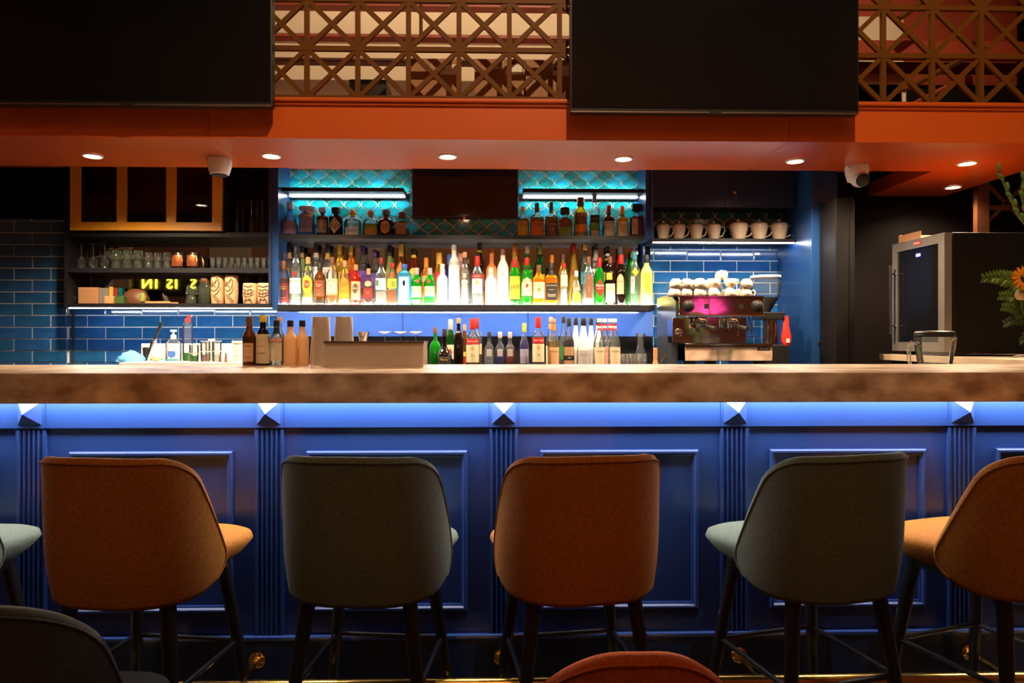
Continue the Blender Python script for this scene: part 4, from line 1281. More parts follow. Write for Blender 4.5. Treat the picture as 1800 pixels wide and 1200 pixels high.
G2 = 'bottles in the back row of the lit shelf'
YB = 4.632
def B(px, top, w, shape, glass, cap, label, labs=(), liquid=None, **k):
    return bottle(px, top, w, YB, zb1, shape, glass, cap, label + ', lit shelf back row', labs, liquid, group=G2, **k)
B(509, 431, 17, 'tall', 'g_clear', 'l_black', 'clear bottle with an orange neck band at the far left', [('rect', .30, .55, .9, 'l_blue')], ('g_yellow', .62), caph=.93, bands=((.78, .88, 'l_tan'),))
B(531, 432, 16.5, 'tall', 'g_clear', 'l_black', 'pale yellow bottle with a dark cap', [('rect', .30, .55, .9, 'l_white')], ('g_lime', .78), caph=.90, bands=((.80, .88, 'l_tan'),))
B(556, 428, 18, 'tall', 'g_clear', 'l_black', 'clear bottle with a silver topped black capsule', [('rect', .40, .62, .9, 'l_white', (('RUM', .8, .5, 'l_blue'),))], ('g_water', .62), caph=.88, bands=((.78, .85, 'l_cream'),))
B(576.5, 429, 18, 'tall', 'g_clear', 'l_black', 'clear bottle with a black cap and gold neck band', [('rect', .40, .62, .9, 'l_white', (('RUM', .8, .6, 'l_brown'),))], ('g_water', .62), caph=.88, bands=((.76, .85, 'l_gold'),))
B(597, 430, 17.5, 'round', 'g_gold', 'l_yellow', 'golden bottle with a yellow capsule', [('rect', .36, .55, .9, 'l_gold')], None, caph=.85)
B(617, 432, 17.5, 'round', 'g_orange', 'l_gold', 'amber red bottle with a gold capsule', [('rect', .40, .58, .9, 'l_red')], None, caph=.85)
B(638, 432, 18, 'tall', 'g_clear', 'l_purple', 'dark liqueur bottle with a purple cap', [('rect', .30, .58, .9, 'l_purple')], ('g_dark', .72), caph=.89)
B(659, 439, 17.5, 'tall', 'g_clear', 'l_purple', 'dark liqueur bottle with a purple and white cap', [('rect', .30, .58, .9, 'l_purple')], ('g_dark', .64), caph=.89)
B(685, 431, 20, 'cone', 'g_lime', 'l_black', 'lime green conical bottle with a black neck', [('rect', .40, .60, .7, 'l_olive')], None, caph=.82)
B(705, 429, 18.5, 'round', 'g_brown', 'l_gold', 'brown bottle with a gold foil neck and orange diamond label', [('diamond', .40, .72, .9, 'l_orange', (('AVER', .4, .7, 'l_red'),))], None, caph=.80)
B(727, 437, 19, 'tall', 'g_mahog', 'l_black', 'dark red bottle with a yellow round label', [('oval', .40, .66, .85, 'l_yellow', (('LIME', .5, .7, 'l_olive'),))], None, caph=.92, bands=((.84, .89, 'l_yellow'),))
B(749, 453, 17, 'round', 'g_orange', 'l_orange', 'bright orange bottle between the green gin bottles', [('rect', .50, .62, .9, 'l_tan')], None, caph=.80)
B(772, 444, 17, 'tall', 'g_amber', 'l_gold', 'amber bottle with a gold neck', [('rect', .45, .62, .9, 'l_red')], None, caph=.78)
B(789.5, 447, 14, 'tall', 'g_cobalt', 'l_blue', 'slim bottle with a blue cap beside the tall frosted vodka', (), None, caph=.80)
B(810, 445, 17, 'round', 'g_pink', 'l_pink', 'pink tinted bottle behind the tall frosted vodka', [('rect', .45, .60, .9, 'l_gold')], None, caph=.85)
B(843, 426, 20, 'round', 'g_dark', 'l_black', 'black bottle with a yellow neck ring', [('rect', .3, .5, .9, 'l_brown')], None, caph=.90, bands=((.84, .88, 'l_yellow'),))
B(864, 439, 19, 'vodka', 'frost_orange', 'frost_orange', 'frosted orange vodka bottle', [('rect', .40, .55, .9, 'l_pink')], None, caph=.88)
B(905, 430, 19, 'round', 'g_gold', 'l_orange', 'pale gold bottle with a big orange cap', [('rect', .40, .55, .9, 'l_yellow')], None, caph=.84)
B(927, 433, 18, 'tall', 'g_green', 'l_cream', 'green bottle with a cream cap', [('rect', .38, .60, .9, 'l_cream')], None, caph=.88)
B(949, 431, 19, 'round', 'g_dkgreen', 'l_olive', 'deep green herbal liqueur bottle with an olive cap', [('rect', .38, .52, .9, 'l_gold')], None, caph=.85)
B(970, 448, 19, 'bell', 'g_amber', 'l_orange', 'squat amber liqueur bottle with a bright orange wax cap', [('rect', .20, .45, .8, 'l_yellow')], None, caph=.74)
B(990, 447, 17, 'round', 'g_gold', 'l_brown', 'gold bottle with a small brown cap', [('rect', .38, .55, .9, 'l_cream')], None, caph=.88)
B(1009, 428, 18.5, 'cone', 'g_gold', 'l_red', 'tall orange gold bottle with a red cap', [('rect', .50, .58, .4, 'l_darkred')], None, caph=.86)
B(1028.5, 429, 17, 'tall', 'g_greenish', 'l_gold', 'pale green bottle with a gold cap', [('rect', .35, .55, .9, 'l_teal')], ('g_water', .7), caph=.90)
B(1047, 430, 17, 'tall', 'g_clear', 'l_black', 'clear bottle with a white banded neck', [('rect', .44, .60, .9, 'l_white', (('1800', .5, .6, 'l_grey'),))], ('g_water', .7), caph=.92, bands=((.74, .90, 'l_silver'),))
B(1068, 433, 17.5, 'tall', 'g_dark', 'l_black', 'dark bottle with striped neck', [('rect', .42, .56, .9, 'l_tan')], None, caph=.92, bands=((.84, .88, 'l_white'), (.76, .80, 'l_olive')))
B(1090, 434, 18, 'tall', 'g_brown', 'l_silver', 'brown bottle with a grey cap', [('rect', .42, .56, .9, 'l_red')], None, caph=.88)
B(1112, 441, 17.5, 'tall', 'g_green', 'l_gold', 'green bottle with a gold cap at the right end', [('rect', .42, .56, .9, 'l_olive')], None, caph=.88)

# ---- upper bottles
YC = 4.565
G3 = 'bottles on the middle shelf left of the small television'
def U(px, top, w, shape, glass, cap, label, labs=(), liquid=None, g=G3, **k):
    return bottle(px, top, w, YC, ZS2, shape, glass, cap, label, labs, liquid, group=g, **k)
U(510, 355, 28, 'bell', 'g_paleblue', 'l_silver', 'bell shaped pale blue gin bottle at the left end of the middle shelf', [('arch', .08, .48, .9, 'l_lilac', (('CITADELLE', .35, .8, 'l_grey'),))], None, caph=.78, capr=1.3)
U(540, 363, 26, 'flask', 'g_paleblue', 'l_silver', 'square blue gin bottle with a white hanging tag', [('rect', .16, .72, .78, 'l_lilac', (('GIN', .62, .3, 'l_blue'), ('LONDON', .35, .8, 'l_grey')))], ('g_blue', .70), caph=.82, capshape='stopper')
U(567, 365, 20, 'apoth', 'g_brown', 'l_silver', 'small amber apothecary gin bottle with a grey label', [('rect', .14, .56, .86, 'l_silver', (('DRY GIN', .5, .7, 'l_grey'),)), ('diamond', .24, .50, .5, 'l_cream')], None, caph=.80, capshape='stopper')
U(590.5, 365, 24, 'apoth', 'g_dark', 'l_black', 'black apothecary gin bottle with a cream diamond label', [('diamond', .10, .66, .98, 'l_cream', (("HENDRICK'S", .52, .85, 'l_brown'), ('GIN', .38, .3, 'l_brown')))], None, caph=.78, capshape='stopper')
U(620, 367, 29, 'squat', 'g_clear', 'l_lime' if 'l_lime' in MATS else 'l_gold', 'squat clear tequila bottle with a round cork', [('rect', .06, .32, .78, 'l_white', (('PATRON', .5, .8, 'l_teal'),))], ('g_water', .60), caph=.72, capshape='ball')
U(652, 368, 27, 'squat', 'g_clear', 'cork', 'squat clear tequila bottle half full of gold with a round cork', [('rect', .06, .30, .7, 'l_gold')], ('g_gold', .46), caph=.72, capshape='ball')
U(678.5, 369, 27, 'squat', 'g_dark', 'l_grey', 'squat black tequila bottle with a tan oval label', [('oval', .10, .60, .62, 'l_peach', (('Don Julio', .6, .85, 'l_brown'),))], None, caph=.78, capshape='stopper', bands=((.66, .76, 'l_red'),))
U(706, 373, 26, 'decanter', 'g_clear', 'l_brown', 'square tequila decanter with an orange label beside the small television', [('rect', .10, .56, .66, 'l_tan', (('A', .55, .25, 'l_brown'),))], ('g_mahog', .34), caph=.74, capr=1.3)
G4 = 'bottles on the middle shelf right of the small television'
def V(*a, **k): return U(*a, g=G4, **k)
V(919, 363, 21, 'squat', 'g_clear', 'l_yellow', 'short whisky bottle with a yellow label beside the small television', [('rect', .06, .52, .85, 'l_yellow', (('NIKKA\nDAYS', .72, .8, 'l_brown'),))], ('g_gold', .60), caph=.84)
V(944, 357, 24, 'squat', 'g_clear', 'l_brown', 'whisky bottle with a wide orange label and brown capsule', [('rect', .05, .46, .94, 'l_orange', (('MONKEY\nSHOULDER', .74, .85, 'l_brown'),))], ('g_amber', .58), caph=.74)
V(969, 356, 23, 'squat', 'g_clear', 'l_brown', 'whisky bottle with a brown crest label and green neck', [('arch', .08, .48, .9, 'l_brown', (('CHIVAS', .72, .8, 'l_cream'), ('12', .40, .35, 'l_cream')))], ('g_amber', .58), caph=.80, bands=((.70, .78, 'l_olive'),))
V(993, 365, 25, 'decanter', 'g_clear', 'l_black', 'square whisky decanter with a dark map label', [('rect', .34, .68, .9, 'l_brown', (('1', .5, .1, 'l_gold'),))], ('g_gold', .34), caph=.78, capr=1.9)
V(1020.5, 347, 24, 'round', 'g_gold', 'l_brown', 'tall waisted whisky bottle with a dark label', [('rect', .32, .60, .85, 'l_brown', (('JURA', .78, .75, 'l_cream'),)), ('rect', .14, .30, .85, 'l_orange')], ('g_amber', .30), caph=.78)
V(1045, 342, 17, 'square', 'g_clear', 'l_grey', 'slim square whisky bottle with a slanted black label', [('rect', .34, .52, .93, 'l_black', (('JOHNNIE WALKER', .5, .85, 'l_gold'),)), ('rect', .06, .16, .8, 'l_tan')], ('g_gold', .40), caph=.82)
V(1070, 361, 22, 'squat', 'g_brown', 'l_red', 'brown liqueur bottle with a red cap and cream label', [('rect', .06, .40, .85, 'l_cream'), ('rect', .38, .50, .92, 'l_white', (('DRAMBUIE', .5, .9, 'l_darkred'),))], ('g_mahog', .58), caph=.76)
V(1093.5, 362, 20, 'decanter', 'g_amber', 'l_orange', 'square orange liqueur bottle with a cream label', [('rect', .05, .50, .82, 'l_cream', (('TRIPLE SEC', .8, .8, 'l_red'),))], None, caph=.72)
V(1119.5, 359, 25, 'decanter', 'g_clear', 'l_black', 'square amaretto bottle with a wide black cap at the right end', [('rect', .10, .56, .42, 'l_cream', (('DISARONNO', .6, .9, 'l_brown'),), -.42)], ('g_red', .60), caph=.76, capshape='square')
tg = [o for o in C.objects if o.get('label', '').startswith('square blue gin bottle')][0]
MB().add([(0, 0, 0), (.05, -.004, -.012), (.042, -.004, -.05), (-.006, 0, -.036)], [(0, 1, 2, 3)]).obj('price_tag', 'paper', tg, loc=(.004, -.04, .175))

# ---- bottles standing on the back counter
YK = 4.02
ZK = 1.0
G5 = 'bottles standing on the back counter'
def D(px, top, w, shape, glass, cap, label, labs=(), liquid=None, Y=YK, **k):
    return bottle(px, top, w, Y, ZK, shape, glass, cap, label + ' on the back counter', labs, liquid, group=G5, **k)
D(765, 575, 20, 'squat', 'g_green', 'l_brown', 'squat bright green bottle', (), ('g_dkgreen', .45), caph=.86)
D(781.5, 578, 27, 'orb', 'g_dark', 'l_black', 'black round bellied liqueur bottle with gold script', [('rect', .18, .36, .80, 'l_black', (('Marie', .6, .85, 'l_gold'),)), ('rect', .10, .16, .7, 'l_red')], None, Y=3.93, caph=.82)
D(792, 561, 16, 'tall', 'g_dkgreen', 'l_silver', 'green bottle with a silver neck and white label', [('rect', .22, .50, .9, 'l_cream'), ('diamond', .26, .44, .5, 'l_red')], None, Y=4.12, caph=.80)
D(806, 559, 17, 'round', 'g_dark', 'l_tan', 'tall plain black bottle with a cork', (), None, caph=.90)
D(816.5, 570, 13, 'tall', 'g_brown', 'l_tan', 'slim bottle with a yellow fruit label', [('rect', .30, .40, .9, 'l_yellow'), ('rect', .10, .28, .8, 'l_red')], None, Y=4.15, caph=.86)
SMIR = lambda: [('rect', .52, .62, .88, 'l_red', (('SMIRNOFF', .5, .9, 'l_white'),)), ('rect', .18, .51, .92, 'l_cream', (('21', .40, .25, 'l_brown'),)), ('oval', .40, .48, .22, 'l_gold')]
D(831, 560, 24, 'vodka', 'g_clear', 'l_red', 'vodka bottle with a red cap beside the black bottle', SMIR(), ('g_water', .22), Y=3.93, caph=.80)
D(838, 558.5, 20, 'vodka', 'g_clear', 'l_darkred', 'dark red capped bottle behind the vodka', [('rect', .3, .5, .9, 'l_peach')], ('g_amber', .3), Y=4.2, caph=.80)
for px, m, lab in ((860, 'g_water', 'small clear square flavour bottle'), (879, 'g_blue', 'small blue square flavour bottle'), (896.5, 'g_red', 'small red square flavour bottle')):
    D(px, 583, 16.5, 'mini', 'g_clear', 'l_black' if m == 'g_water' else 'l_silver', lab, [('rect', .38, .56, .55, 'l_silver', (('3/4\noz', .5, .4, 'l_grey'),))], (m if m != 'g_blue' else 'g_cobalt', .52), caph=.84)
D(921.5, 568, 17, 'syrup', 'g_clear', 'l_yellow', 'blue curacao bottle with a yellow cap', [('rect', .16, .46, .85, 'l_lilac', (('BLUE', .8, .5, 'l_blue'),))], ('g_cobalt', .66), caph=.82)
D(946, 557, 22, 'vodka', 'g_clear', 'l_red', 'vodka bottle with a red cap left of the orange syrup', SMIR(), ('g_water', .22), Y=3.93, caph=.80)
MON = lambda c, t='MONIN': [('rect', .06, .46, .93, c, ((t, .80, .7, 'l_brown'),))]
D(973, 560, 21, 'syrup', 'g_clear', 'l_tan', 'orange syrup bottle', MON('l_peach'), ('g_gold', .58), Y=3.95, caph=.92, bands=((.78, .90, 'l_orange'),))
D(968, 557, 18, 'syrup', 'g_clear', 'l_pink', 'pink necked syrup bottle behind the orange one', MON('l_cream'), ('g_water', .5), Y=4.12, caph=.90, bands=((.78, .88, 'l_pink'),))
D(1000, 559, 19.5, 'syrup', 'g_clear', 'l_black', 'black coffee syrup bottle', [('rect', .30, .46, .9, 'l_tan'), ('rect', .22, .30, .9, 'l_black', (('1883', .5, .6, 'l_cream'),)), ('rect', .04, .21, .9, 'l_tan')], ('g_dark', .60), Y=3.95, caph=.84)
D(990.5, 556, 17, 'syrup', 'g_clear', 'l_black', 'clear black capped syrup behind the coffee syrup', [('rect', .2, .45, .9, 'l_green')], ('g_water', .55), Y=4.12, caph=.88)
for px, Y_, lab in ((1025.5, 3.95, 'silver puree bottle with a black lid, nearest of four'), (1012, 4.12, 'silver puree bottle with a black lid, leftmost of four'),
                    (1039, 4.12, 'silver black lidded puree bottle, third of four'), (1051, 4.26, 'silver puree bottle with a black lid, hindmost of four')):
    D(px, 559, 24 if Y_ < 4 else 18, 'cone', 'opaque_white', 'black_plastic', lab, [('rect', .10, .40, .85, 'l_silver', (('MONIN', .70, .7, 'l_grey'),))], None, Y=Y_, caph=.86, capr=1.15)
for px, Y_, c, lab in ((1053.5, 3.95, 'l_cream', 'clear syrup bottle with a red banded neck, leftmost of four'), (1063, 4.06, 'l_pink', 'clear syrup bottle with a red banded neck, second of four'),
                       (1073, 4.15, 'l_white', 'clear syrup bottle with a red banded neck, hindmost of four'), (1080, 3.95, 'l_lime' if 'l_lime' in MATS else 'l_cream', 'clear syrup bottle with a lime label, rightmost of four')):
    b_ = D(px, 560, 21, 'syrup', 'g_clear', 'l_white', lab, MON(c), ('g_water', .55), Y=Y_, caph=.93, bands=((.78, .90, 'l_red'), (.81, .86, 'l_white')))

# ---- bitters on the bar top
YBT = 2.43
G6 = 'bitters bottles on the bar top'
def E(px, top, w, shape, glass, cap, label, labs=(), liquid=None, Y=YBT, **k):
    return bottle(px, top, w, Y, ZT, shape, glass, cap, label, labs, liquid, group=G6, name='bitters_bottle', **k)
E(438.5, 557, 23, 'bitters', 'g_brown', 'l_brown', 'brown bitters bottle with a pink label, leftmost on the bar top', [('rect', .08, .46, .80, 'l_peach', (('BITTERS', .85, .7, 'l_brown'), ('1O%', .22, .5, 'l_brown')))], ('g_dark', .60), caph=.80)
E(462.5, 554, 24, 'bitters', 'g_dark', 'l_yellow', 'bitters bottle in an oversized paper label with a yellow cap', [('rect', .04, .62, .985, 'l_cream', (('Aromatic', .60, .6, 'l_brown'), ('BITTERS', .35, .6, 'l_brown')))], None, caph=.86, bands=((.04, .62, 'l_cream'),))
E(486.5, 563, 22, 'bitters', 'g_clear', 'l_black', 'clear bitters bottle with a black striped neck', [('rect', .52, .60, .9, 'l_pink'), ('rect', .10, .50, .93, 'l_cream')], ('g_water', .55), caph=.86, bands=((.70, .85, 'l_black'),))
E(491, 557, 17, 'bitters', 'g_clear', 'l_paperbag', 'cream capped bottle half hidden behind the clear bitters', (), ('g_water', .5), Y=2.475, caph=.88)
E(510.5, 563, 22.5, 'bitters', 'l_paperbag', 'l_black', 'paper wrapped bitters bottle, left one of two', (), None, caph=.86)
E(531.5, 563, 22, 'bitters', 'l_paperbag', 'l_black', 'paper wrapped bitters bottle beside the steel shaker', [('rect', .10, .40, .06, 'l_brown', (), -.4)], None, caph=.86)

# ================================================================== THINGS ON THE BAR TOP
t = thing('steel_caddy', 'rectangular brushed steel caddy on the bar top', 'caddy', (WX(657.5, 2.265), 2.265, ZT))
hw = (WX(744, 2.265) - WX(571, 2.265)) / 2; hh = WZ(601, 2.265) - ZT
m = MB()
for bx_ in ((-hw, hw, 0, .004, 0, hh), (-hw, hw, .131, .135, 0, hh), (-hw, -hw + .004, .004, .131, 0, hh), (hw - .004, hw, .004, .131, 0, hh), (-hw + .004, hw - .004, .004, .131, 0, .004)):
    m.box(*bx_)
m.obj('tray', 'steel_soft', t)
MB().box(-hw - .003, hw + .003, -.004, .004, hh - .004, hh + .003).obj('rim', 'steel', t)
MB().box(-hw - .003, hw + .003, .131, .139, hh - .004, hh + .003).obj('rim', 'steel', t)

def shaker(px, top, wb, wt_, Y, lab):
    x, zt = W(px, top, Y); h = zt - ZT; rb, rt = wb / 2 * Y / F, wt_ / 2 * Y / F
    t = thing('cocktail_shaker', lab, 'shaker', (x, Y, ZT), group='steel shaker tins')
    MB().lathe([(rb, 0), (rb * 1.02, .003), (rb, .008), (rt * 1.03, h * .80), (rt, h - .004), (rt * .96, h)], 32).obj('tin', 'steel_soft', t, True)
    MB().lathe([(rt * .97, h - .0005), (rt * .7, h + .001)], 32).obj('base_disc', 'steel', t)
shaker(564.5, 557, 38, 30, 2.455, 'upturned steel shaker tin left of the steel caddy')
shaker(604.5, 557, 38, 30, 2.455, 'upturned steel shaker tin behind the steel caddy')
t = thing('jigger', 'small steel jigger behind the steel caddy', 'jigger', (WX(637.5, 2.44), 2.45, ZT))
h = WZ(583, 2.44) - ZT
MB().lathe([(.019, 0), (.019, .002), (.007, h * .42), (.008, h * .46), (.0205, h - .002), (.021, h), (.018, h - .001), (.007, h * .5)], 24, True, True).obj('cup', 'chrome', t, True)

# blender jar and flowers at the right
t = thing('blender_jar', 'ribbed glass blender jar with a black lid right of the bar', 'jar', (WX(1643, 2.66), 2.66, .90))
Yj = 2.66
def zj(py): return WZ(py, Yj, 1643) - .90
jr = 33 * Yj / F
m = MB()
prof = [(.048, .0), (.050, .004), (.052, .06), (jr * .80, zj(640)), (jr * .93, zj(612)), (jr, zj(592))]
segs = 32
vs_, fs = [], []
for r, z in prof:
    for k in range(segs):
        a = 2 * pi * k / segs
        rr = r * (1 + .03 * cos(8 * a))
        vs_.append((rr * cos(a), rr * sin(a), z))
for i in range(len(prof) - 1):
    for k in range(segs):
        fs.append((i * segs + k, i * segs + (k + 1) % segs, (i + 1) * segs + (k + 1) % segs, (i + 1) * segs + k))
fs.append(tuple(range(segs)))
m.add(vs_, fs).obj('glass_jar', 'g_clear', t, True)
MB().lathe([(jr * .92, zj(592)), (jr * .98, zj(590)), (jr * .98, zj(584)), (jr * .9, zj(582)), (jr * .3, zj(581))], 32).obj('lid', 'black_plastic', t, True)
hx = -jr - .004
MB().tube([(-jr * .85, 0, zj(604)), (hx - .018, 0, zj(602)), (hx - .026, 0, zj(610)), (hx - .026, 0, zj(634)), (hx - .016, 0, zj(644)), (-jr * .76, 0, zj(646))], .007, 8).obj('handle', 'g_clear', t, True)
ub = thing('underbar_station', 'steel work surface behind the bar top', 'work surface', (0, 2.55, 0))
box('surface', 'steel_brushed', XB0 + .3, 2.32, 0, .42, .87, .90, ub)
box('front_panel', 'black_matt', XB0 + .3, 2.32, .02, .40, 0, .868, ub)

# flower arrangement at the right edge
Yf = 2.22
fx = WX(1838, Yf)
va = thing('flower_vase', 'tall glass vase holding the flower arrangement at the right edge', 'vase', (fx, Yf, ZT))
MB().lathe([(.04, 0), (.045, .004), (.040, .06), (.050, .16), (.047, .162), (.036, .06), (.036, .012)], 24, True, True).obj('glass', 'g_thin', va, True)
G7 = 'flower arrangement at the right edge'
def leaflet(L, wd):
    pts = [(0, 0), (L * .3, wd), (L * .65, wd * .8), (L, 0), (L * .65, -wd * .8), (L * .3, -wd)]
    v = [(x, 0, z) for x, z in pts] + [(L * .5, -wd * .35, 0)]
    return v, [(0, 1, 6), (1, 2, 6), (2, 3, 6), (3, 4, 6), (4, 5, 6), (5, 0, 6)]
def fern(px0, py0, px1, py1, lab, mat, n=11, dy=0.0):
    a = W(px0, py0, Yf); b = W(px1, py1, Yf + dy)
    t = thing('fern_frond', lab, 'leaf', (a[0], Yf, a[1]), group=G7)
    A0 = Vector((0, 0, 0)); B0 = Vector((b[0] - a[0], dy, b[1] - a[1]))
    L = B0.length
    pts = [A0.lerp(B0, k / 10) + Vector((0, 0, .10 * L * sin(pi * k / 10))) for k in range(11)]
    MB().tube(pts, [.0022 - .00018 * k for k in range(11)], 6).obj('stalk', mat, t, True)
    for k in range(n):
        f = .12 + .86 * k / n
        p = A0.lerp(B0, f) + Vector((0, 0, .10 * L * sin(pi * f)))
        base_ang = math.atan2(B0.z, B0.x)
        ll = L * .26 * (1 - .72 * f) + .006
        for s in (1, -1):
            v, fs_ = leaflet(ll, ll * .24)
            MB().add(v, fs_).obj('leaflet', mat, t, loc=p, rot=(random.uniform(-.5, .5), -(base_ang + s * radians(52)), random.uniform(-.2, .2)))
    v, fs_ = leaflet(.02, .004)
    return t
fern(1812, 505, 1722, 491, 'fern frond reaching furthest left beside the orange flower', 'leaf')
fern(1830, 540, 1752, 522, 'fern frond just under the orange flower', 'leaf')
fern(1830, 560, 1757, 541, 'pale tipped fern frond below the cream bud', 'leaf', 12)
fern(1835, 560, 1762, 572, 'dark fern frond low in the flower arrangement', 'leaf_dark')
fern(1835, 570, 1792, 606, 'drooping fern frond at the bottom of the flower arrangement', 'leaf_dark')
gx, gz = W(1797, 489, Yf - .05)
t = thing('gerbera', 'orange gerbera flower at the right edge', 'flower', (gx, Yf - .05, gz), group=G7)
for k in range(26):
    a = 2 * pi * k / 26
    v, fs_ = leaflet(.034 + .003 * (k % 2), .0052)
    MB().add(v, fs_).obj('petal', 'petal_orange', t, loc=(.006 * cos(a), -.002 - .004 * (k % 2), .006 * sin(a)), rot=(0, -a, 0))
MB().sphere((0, -.004, 0), .011, 14, 8).obj('centre', 'coffee', t, True)
MB().tube([(0, .003, 0), (.03, .04, -.10), (fx - gx, .05, ZT + .03 - gz)], .003, 6).obj('stem', 'leaf', t, True)
cx_, cz_ = W(1796, 518, Yf - .02)
t = thing('cream_bud', 'cream rose bud below the orange flower', 'flower', (cx_, Yf - .02, cz_), group=G7)
for k in range(5):
    a = 2 * pi * k / 5
    MB().sphere((0, 0, 0), .014, 10, 7, 1.25).obj('petal', 'petal_cream', t, True, loc=(.006 * cos(a), .006 * sin(a), 0))
MB().tube([(0, 0, -.01), (fx - cx_, .02, ZT + .03 - cz_)], .003, 6).obj('stem', 'leaf', t, True)
for i, pts in enumerate((((1745, 297), (1765, 342), (1782, 378), (1800, 402), (1826, 480), (1838, 600)), ((1797, 293), (1792, 340), (1800, 375), (1815, 420), (1832, 500), (1838, 600)))):
    P3 = [(W(a, b, Yf)[0], Yf - .02 + .01 * i, W(a, b, Yf)[1]) for a, b in pts]
    t = thing('gladiolus_stem', ['tall green gladiolus stem leaning left over the flowers', 'upright green gladiolus stem at the right edge'][i], 'stem', P3[-1], group=G7)
    lp = [Vector(p) - Vector(P3[-1]) for p in P3]
    MB().tube(lp, [.002, .005, .006, .006, .006, .006], 8).obj('stalk', 'leaf', t, True)
    for k in range(7):
        f = k / 7 * 2.6
        i0 = min(int(f), len(lp) - 2)
        p = lp[i0].lerp(lp[i0 + 1], f - i0)
        d = (lp[i0] - lp[i0 + 1]).normalized()
        MB().sphere((0, 0, 0), .0065, 8, 6, 2.4).obj('bud', 'leaf', t, True, loc=p + Vector((.004 * (-1) ** k, -.003, 0)), rot=(0, math.atan2(d.x, d.z) + .35 * (-1) ** k, 0))

# ================================================================== RIGHT: counter return and wine cooler
rt_ = thing('counter_return', 'beige counter return carrying the wine cooler', 'worktop', (2.34, 2.52, 0))
box('slab', 'beige_top', 0, 1.3, .0, 1.60, ZT - .035, ZT, rt_, bevel=.002)
box('support', 'black_matt', .05, 1.3, .02, 1.55, 0, ZT - .036, rt_)
wc = thing('wine_cooler', 'black countertop wine cooler with a steel framed glass door', 'wine cooler', (2.385, 3.58, ZT))
wh = .66
box('body', 'black_matt', .045, .60, 0, .48, .02, wh, wc, bevel=.004)
box('foot', 'black_plastic', .06, .12, .03, .08, 0, .02, wc)
box('foot', 'black_plastic', .06, .12, .40, .45, 0, .02, wc)
box('foot', 'black_plastic', .50, .56, .03, .08, 0, .02, wc)
fw = .052
dr = MB().box(0, .04, 0, fw, .022, wh).obj('door', 'door_steel', wc)
for a in ((0, .04, .48 - fw, .48, .022, wh), (0, .04, fw, .48 - fw, wh - fw, wh), (0, .04, fw, .48 - fw, .022, .022 + fw)):
    MB().box(*a).obj('door_rail', 'door_steel', dr)
MB().box(.008, .014, fw, .48 - fw, .022 + fw, wh - fw).obj('pane', 'tv_screen', dr)
MB().tube([(-.035, .44, .12), (-.035, .44, .53)], .008, 10).obj('handle', 'steel', dr, True)
for z in (.17, .48):
    MB().tube([(-.035, .44, z), (0, .44, z)], .005, 8).obj('handle_post', 'steel', dr, True)
MB().box(-.001, .0, .20, .27, wh - .034, wh - .016).obj('badge', 'l_red', dr)
lettering('Saundry', 'l_white', .055, lambda x, z: (-.0016, .235 - x, wh - .025 + z), dr, 'badge_lettering', maxh=.018)
MB().box(.005, .0075, .22, .255, wh - .100, wh - .085).obj('display', 'led_blue', dr)
pa = thing('cardboard_tray', 'torn cardboard lying on top of the wine cooler', 'cardboard', (2.50, 3.86, ZT + wh))
MB().box(-.10, .35, -.05, .16, 0, .002).obj('sheet', 'card', pa)
MB().box(-.10, -.095, -.05, .16, .002, .045).obj('flap', 'card', pa)
MB().box(-.095, .30, .155, .16, .002, .05).obj('flap', 'card', pa)
cb = MB().tube([(2.62, 3.40, ZT + .003), (2.66, 3.30, ZT + .02), (2.74, 3.33, ZT + .028), (2.82, 3.42, ZT + .012), (2.92, 3.36, ZT + .022), (3.0, 3.45, ZT + .006)], .004, 6).obj('power_cable', 'black_plastic', None, True)
tag(place(cb, (2.62, 3.40, ZT)), 'black cable lying on the counter beside the wine cooler', 'cable')
# lattice screen far right
fl = thing('far_lattice', 'dark wooden lattice screen behind the flowers', 'lattice', (3.35, 4.40, 0))
box('post', 'tiki_brown', -.20, -.12, 0, .04, 0, 2.36, fl)
box('post', 'tiki_brown', .60, .66, 0, .04, 0, 2.36, fl)
for z in (.3, .9, 1.5, 2.05, 2.3):
    box('rail', 'tiki_brown', -.12, .60, .005, .025, z - .015, z + .015, fl)
for k in range(3):
    for r, z in enumerate((1.5, 1.9)):
        for s in (1, -1):
            MB().box(-.17, .17, 0, .012, -.011, .011).obj('slat', 'tiki_brown', fl, loc=(.0 + k * .24, .008, z + .18), rot=(0, radians(45 * s), 0))

# ================================================================== COFFEE CORNER
YE = 3.95
ex0, ex1 = WX(1194, YE), WX(1343, YE)
em = thing('espresso_machine', 'chrome two group espresso machine with cups on top', 'espresso machine', ((ex0 + ex1) / 2, YE, ZK))
EX = (ex0 + ex1) / 2; hw = (ex1 - ex0) / 2
def ez(py): return WZ(py, YE, 1270) - ZK
def exx(px): return WX(px, YE) - EX
box('cup_tray', 'chrome', -hw, hw, 0, .46, ez(523), ez(520), em)
box('upper_body', 'chrome', -hw, hw, 0, .46, ez(554.5), ez(523.2), em, bevel=.003)
box('lower_lip', 'brass', -hw, hw, -.004, .004, ez(555.5), ez(553), em)
box('back_panel', 'chrome', exx(1202), exx(1326), .13, .45, ez(603), ez(555.6), em)
box('drip_tray', 'chrome', exx(1200), exx(1352), -.06, .40, ez(608), ez(603.2), em, bevel=.002)
box('base', 'chrome', exx(1200), exx(1352), -.05, .42, ez(634), ez(608.2), em, bevel=.003)
box('foot', 'black_plastic', exx(1206), exx(1222), .0, .05, 0, ez(634.2), em)
box('foot', 'black_plastic', exx(1330), exx(1346), .0, .05, 0, ez(634.2), em)
box('foot', 'black_plastic', exx(1270), exx(1286), .3, .35, 0, ez(634.2), em)
